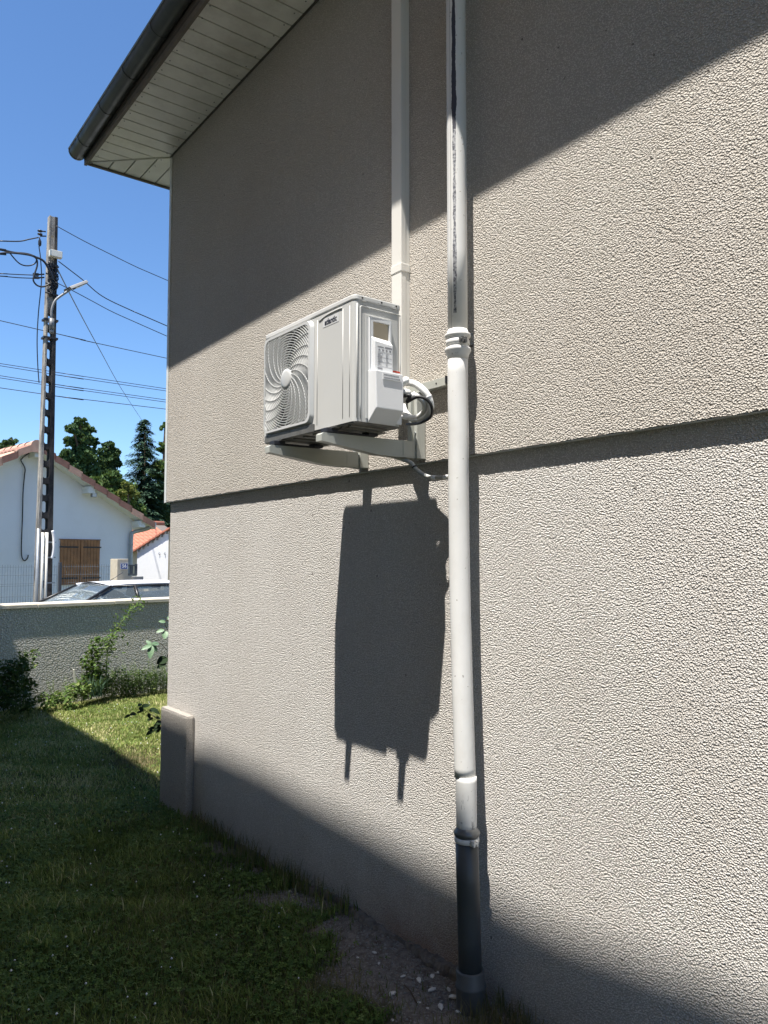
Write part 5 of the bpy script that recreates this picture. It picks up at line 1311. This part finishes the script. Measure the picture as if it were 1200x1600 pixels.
# ------------------------------------------------------------------ plants by the garden wall
def leafset(pts, size, mat, name, parent, seed, up=(0,0,.6), asp=.5, tm=.45):
    """pts (n,3): one folded leaf per point"""
    g_ = np.random.default_rng(seed); P = np.asarray(pts, float); n = len(P)
    d = g_.normal(size=(n, 3)); d[:, 2] = d[:, 2]*.5 - .1; d /= np.linalg.norm(d, axis=1, keepdims=True)
    nn = g_.normal(size=(n, 3))*.5 + np.array([0, 0, 1.0]); sd_ = np.cross(d, nn); sd_ /= np.linalg.norm(sd_, axis=1, keepdims=True); nn = np.cross(sd_, d)
    s_ = (size*g_.uniform(.55, 1.3, n))[:, None]
    V = np.stack([P, P + d*s_*.45 + sd_*s_*asp*.5 + nn*s_*.1, P + d*s_, P + d*s_*.45 - sd_*s_*asp*.5 + nn*s_*.1], 1).reshape(-1, 3)
    b = np.arange(n)*4; F = np.concatenate([np.stack([b, b+1, b+2], 1), np.stack([b, b+2, b+3], 1)])
    tint = np.repeat(np.clip(g_.normal(tm, .22, n), 0, 1), 4)
    o_ = ORG[parent.name][0] if parent else np.zeros(3)
    return fast_mesh(name, V - np.array(o_), F, mat, tint, parent)
def bush(base, label, name, cat, blobs, nleaf, size, mat, seed, nstem=10, asp=.5, grp=None, stem='stem', tm=.45):
    t_ = thing(name, base, label, cat, grp); g_ = np.random.default_rng(seed)
    B_ = np.array(blobs, float); i = g_.choice(len(B_), nleaf, p=B_[:, 3]**2/np.sum(B_[:, 3]**2)); e = g_.normal(size=(nleaf, 3)); e /= np.linalg.norm(e, axis=1, keepdims=True)
    P = B_[i, :3] + e*(B_[i, 3]*g_.uniform(.1, 1, nleaf)**.45)[:, None]; P[:, 2] = np.maximum(P[:, 2], .01)
    leafset(P, size, mat, 'foliage', t_, seed+1, asp=asp, tm=tm)
    mb = MB()
    for k in range(nstem):
        j = g_.integers(0, len(B_)); tip = Vector(B_[j, :3]) + Vector(g_.normal(size=3)*B_[j, 3]*.5); b0 = Vector(base) + Vector((g_.normal()*.05, g_.normal()*.03, -.02))
        mb.tube(smooth_path([b0, b0.lerp(tip, .5) + Vector((g_.normal()*.03, g_.normal()*.03, .04)), tip], 3), [.006, .0055, .005, .0045, .004, .003, .002], 5)
    mb.build('stems', M[stem], t_); return t_
PW = 9.1
def pp(u, v, m=PW): p = onm(u, v, m); return p
def blob(u, v, rp, m=PW): p = onm(u, v, m); return (p.x, p.y, p.z, rp/1200*(p.x*sp+p.y*cp))
bush(onm(20, 1112, 8.7), 'dark leafy bush in shade at the left end of the garden wall', 'bush', 'bush',
     [blob(8,1050,22,8.75), blob(30,1045,18,8.8), blob(15,1080,26,8.7), blob(42,1070,14,8.8), blob(0,1090,24,8.6), blob(40,1098,14,8.7)], 1500, .062, M['weed_dark'], 60, 14)
bush(onm(46, 1100, 8.95), 'upright sprig at the right of the dark bush, tip in sunlight', 'plant', 'plant',
     [blob(40,1025,10,9.0), blob(50,1040,9,9.0), blob(34,1040,8,9.0), blob(55,1018,5,9.0)], 120, .055, M['weed'], 61, 5)
bush(onm(140, 1090, 9.05), 'bushy green climber clump with lobed leaves against the wall', 'plant', 'plant',
     [blob(148,1018,12), blob(138,1035,14), blob(152,1045,15), blob(143,1062,18), blob(160,1070,15), blob(135,1075,12), blob(150,1000,7)], 950, .050, M['weed'], 62, 10, .75)
bush(onm(75, 1105, 8.95), 'low pale green leafy clump spreading at the foot of the wall', 'plant', 'plant',
     [blob(66,1090,9,8.95), blob(84,1092,10,8.95), blob(100,1090,10,8.95), blob(116,1080,12,8.95), blob(132,1082,12,8.95), blob(75,1100,8,8.85), blob(108,1098,9,8.85)], 800, .048, M['weed'], 63, 6, .6, tm=.7)
bush(onm(200, 1085, 9.1), 'dense low weed thicket to the right of the climber clump', 'plant', 'plant',
     [blob(172,1062,12), blob(188,1055,14), blob(205,1060,15), blob(222,1058,14), blob(240,1060,14), blob(195,1072,14), blob(215,1074,13), blob(235,1073,12), blob(255,1062,14), blob(178,1078,10)], 2300, .034, M['weed'], 64, 20, .4, tm=.4)
# tall arching weed
tw = thing('tall_weed', onm(168, 1080, 9.0), 'tall arching weed whose drying tip rises above the garden wall', 'plant')
spine = smooth_path([onm(u, v, 9.0) for u, v in ((168,1080),(166,1050),(168,1020),(172,1000),(180,990),(188,975),(196,965),(205,955),(214,945),(219,936))], 8)
mb = MB(); mb.tube(spine, [.009*(1-.75*i/(len(spine)-1)) for i in range(len(spine))], 6); mb.build('stem', M['stem'], tw)
g_ = np.random.default_rng(66); idx = g_.integers(10, len(spine), 260); P = np.array([spine[i] for i in idx]) + g_.normal(size=(260, 3))*np.array([.05, .05, .05])
leafset(P, .055, M['weed'], 'foliage', tw, 67, asp=.45, tm=.55)
P = np.array([spine[i] for i in g_.integers(16, 34, 120)]) + g_.normal(size=(120, 3))*np.array([.09, .06, .06]) - np.array([.02, 0, .05]); leafset(P, .06, M['weed'], 'drooping_leaf_mass', tw, 68, tm=.35)
bl = thing('blue_green_tuft', onm(150, 1085, 8.95), 'tuft of narrow bluish blades in front of the climber clump', 'plant')
mb = MB(); g_ = np.random.default_rng(70); b0 = onm(150, 1088, 8.93)
for k in range(70):
    a = g_.uniform(0, 6.28); L = g_.uniform(.14, .26); ln = g_.uniform(.05, .16); p0 = b0 + Vector((g_.normal()*.04, g_.normal()*.03, 0)); d = Vector((math.cos(a), math.sin(a), 0)); sd = Vector((-d.y, d.x, 0))*.005
    p1 = p0 + d*ln*.4 + Vector((0,0,L*.65)); p2 = p0 + d*ln + Vector((0,0,L)); mb.add([p0-sd, p0+sd, p1+sd, p1-sd, p2], [(0,1,2,3), (3,2,4)])
mb.build('blades', M['weed_blue'], bl, fix=False)
def thin_weeds(n, region_u, vbase, hpx, m, seed, label):
    g_ = np.random.default_rng(seed); t_ = thing('grassy_weeds', onm(sum(region_u)/2, vbase, m), label, 'weeds'); mb = MB(); L_ = []
    for k in range(n):
        u = g_.uniform(*region_u); b0 = onm(u, vbase + g_.uniform(-6, 4), m + g_.uniform(-.12, .2)); b0.z = 0; H_ = g_.uniform(.3, 1)*hpx/1200*9
        tip = b0 + Vector((g_.normal()*.06, g_.normal()*.04, H_)); md = b0.lerp(tip, .55) + Vector((g_.normal()*.02, 0, 0)); mb.tube([b0, md, tip], [.0028, .002, .001], 4)
        for j in range(g_.integers(3, 9)): L_.append(b0.lerp(tip, g_.uniform(.2, 1)))
    mb.build('stalks', M['stem'], t_, fix=False); leafset(L_, .035, M['weed'], 'foliage', t_, seed+1, asp=.28, tm=.6)
thin_weeds(150, (160, 268), 1082, 62, 9.1, 71, 'wispy tall weeds and grass stalks at the right foot of the wall')
thin_weeds(26, (80, 130), 1095, 50, 9.1, 73, 'few thin upright stalks before the pale wall render, left of centre')
stk = thing('garden_stake', onm(118, 1075, 9.1), 'short pale wooden stake leaning in the pale clump', 'stake')
mb = MB(); mb.tube([onm(119, 1082, 9.05), onm(115, 1046, 9.05)], .014, 4, smooth=False); mb.build('stake', M['conduit'], stk)
# rose sprays: every leaf its own part
def leafmesh(L, W, droop=.15):
    n = 7; vs = []; fs = []
    for i in range(n+1):
        t_ = i/n; w = W/2*math.sin(math.pi*t_**.85)**.8 if 0 < i < n else 0
        x_ = L*t_; z_ = -droop*L*t_*t_; vs += [(x_, -w, z_+w*.28), (x_, 0, z_), (x_, w, z_+w*.28)]
    for i in range(n):
        a = i*3; b = a+3; fs += [(a, a+1, b+1, b), (a+1, a+2, b+2, b+1)]
    return vs, fs
def spray(name, label, stempts, leaves, mat, smat='stem_dark', plane='x', r0=.0035):
    P = stempts; t_ = thing(name, P[0], label, 'plant'); mb = MB(); mb.tube(smooth_path(P, 5), [r0*(1-.6*i/(5*(len(P)-1))) for i in range(5*(len(P)-1)+1)], 6); mb.build('stem', M[smat], t_)
    me_cache = {}
    for (p, tip, wr) in leaves:
        d = tip-p; L = d.length; dx = d.normalized(); view = (p - Vector((0, 0, EYE))).normalized()
        nz = (Vector((0,0,1))*.55 - view*.8); nz = (nz - dx*nz.dot(dx)).normalized(); ny_ = nz.cross(dx)
        vs, fs = leafmesh(L, L*wr); me = bpy.data.meshes.new('leaf'); me.from_pydata([dx*a + ny_*b + nz*c for a, b, c in vs], [], fs); me.polygons.foreach_set('use_smooth', [True]*len(fs)); me.materials.append(M[mat])
        link('leaf', me, t_, p - P[0])
Y1 = 1.0
def rp(u, v, m=6.0): return onm(u, v, m)
mm_ = 5.35
spray('rose_spray', 'dark leafy rose spray poking out beside the low plinth', [rp(272,1130,mm_+.3), rp(245,1122,mm_), rp(230,1112,mm_), rp(214,1104,mm_)],
  [(rp(a,b,mm_), rp(c,d,mm_+e), w) for a,b,c,d,e,w in ((216,1104,222,1098,.03,.5),(221,1105,235,1100,.0,.5),(218,1104,224,1112,-.03,.7),(222,1112,213,1113,.02,.5),(213,1115,203,1116,-.02,.5),(204,1117,194,1121,.0,.45),
   (233,1112,248,1106,.03,.45),(240,1110,250,1115,-.03,.55),(230,1115,236,1122,.0,.7),(240,1122,229,1125,.03,.5),(243,1122,252,1122,.0,.6),(250,1128,240,1142,-.02,.55),(243,1137,231,1139,.02,.5),(240,1141,228,1148,.0,.5),(252,1135,243,1145,.03,.6),(254,1128,244,1130,-.03,.6))], 'rose')
mm_ = 6.6
spray('bramble_spray', 'pale five-fingered bramble leaf standing before the garden wall', [rp(275,1022,mm_), rp(262,1016,mm_), rp(252,1007,mm_), rp(246,1005,mm_), rp(237,1008,mm_)],
  [(rp(237,1008,mm_), rp(c,d,mm_+e), w) for c,d,e,w in ((228,1000,.04,.5),(221,1014,.0,.42),(234,1029,-.05,.45),(247,1018,-.02,.5),(250,1003,.03,.45))] , 'rose_pale')
spray('bramble_shoot', 'sunlit bramble shoot with broad leaves at the house corner', [rp(275,990,mm_), rp(264,986,mm_), rp(258,975,mm_), rp(262,965,mm_)],
  [(rp(a,b,mm_), rp(c,d,mm_+e), w) for a,b,c,d,e,w in ((259,972,248,970,.02,.55),(261,968,268,962,.0,.6),(263,972,272,978,-.03,.8),(257,984,244,987,.02,.5),(259,986,257,998,-.04,.7),(264,986,272,990,.0,.7))], 'rose_pale')
spray('bramble_shoot', 'lower dark rounded bramble leaves at the house corner', [rp(275,1035,mm_), rp(262,1033,mm_), rp(256,1031,mm_)],
  [(rp(a,b,mm_), rp(c,d,mm_+e), w) for a,b,c,d,e,w in ((262,1028,245,1036,.0,.75),(260,1034,246,1042,-.03,.5),(266,1030,262,1022,.02,.7),(265,1034,272,1046,.0,.7))], 'rose')
for o in bpy.data.objects:
    if o.type == 'MESH' and o.name.split('.')[0] in ('crown', 'foliage', 'drooping_leaf_mass', 'stems', 'stalks', 'blades', 'wire_panel', 'label_print', 'sticker_print', 'cable_bundle'): o['kind'] = 'stuff'
print('TRIS', sum(sum(len(p.vertices)-2 for p in o.data.polygons) for o in bpy.data.objects if o.type == 'MESH'))
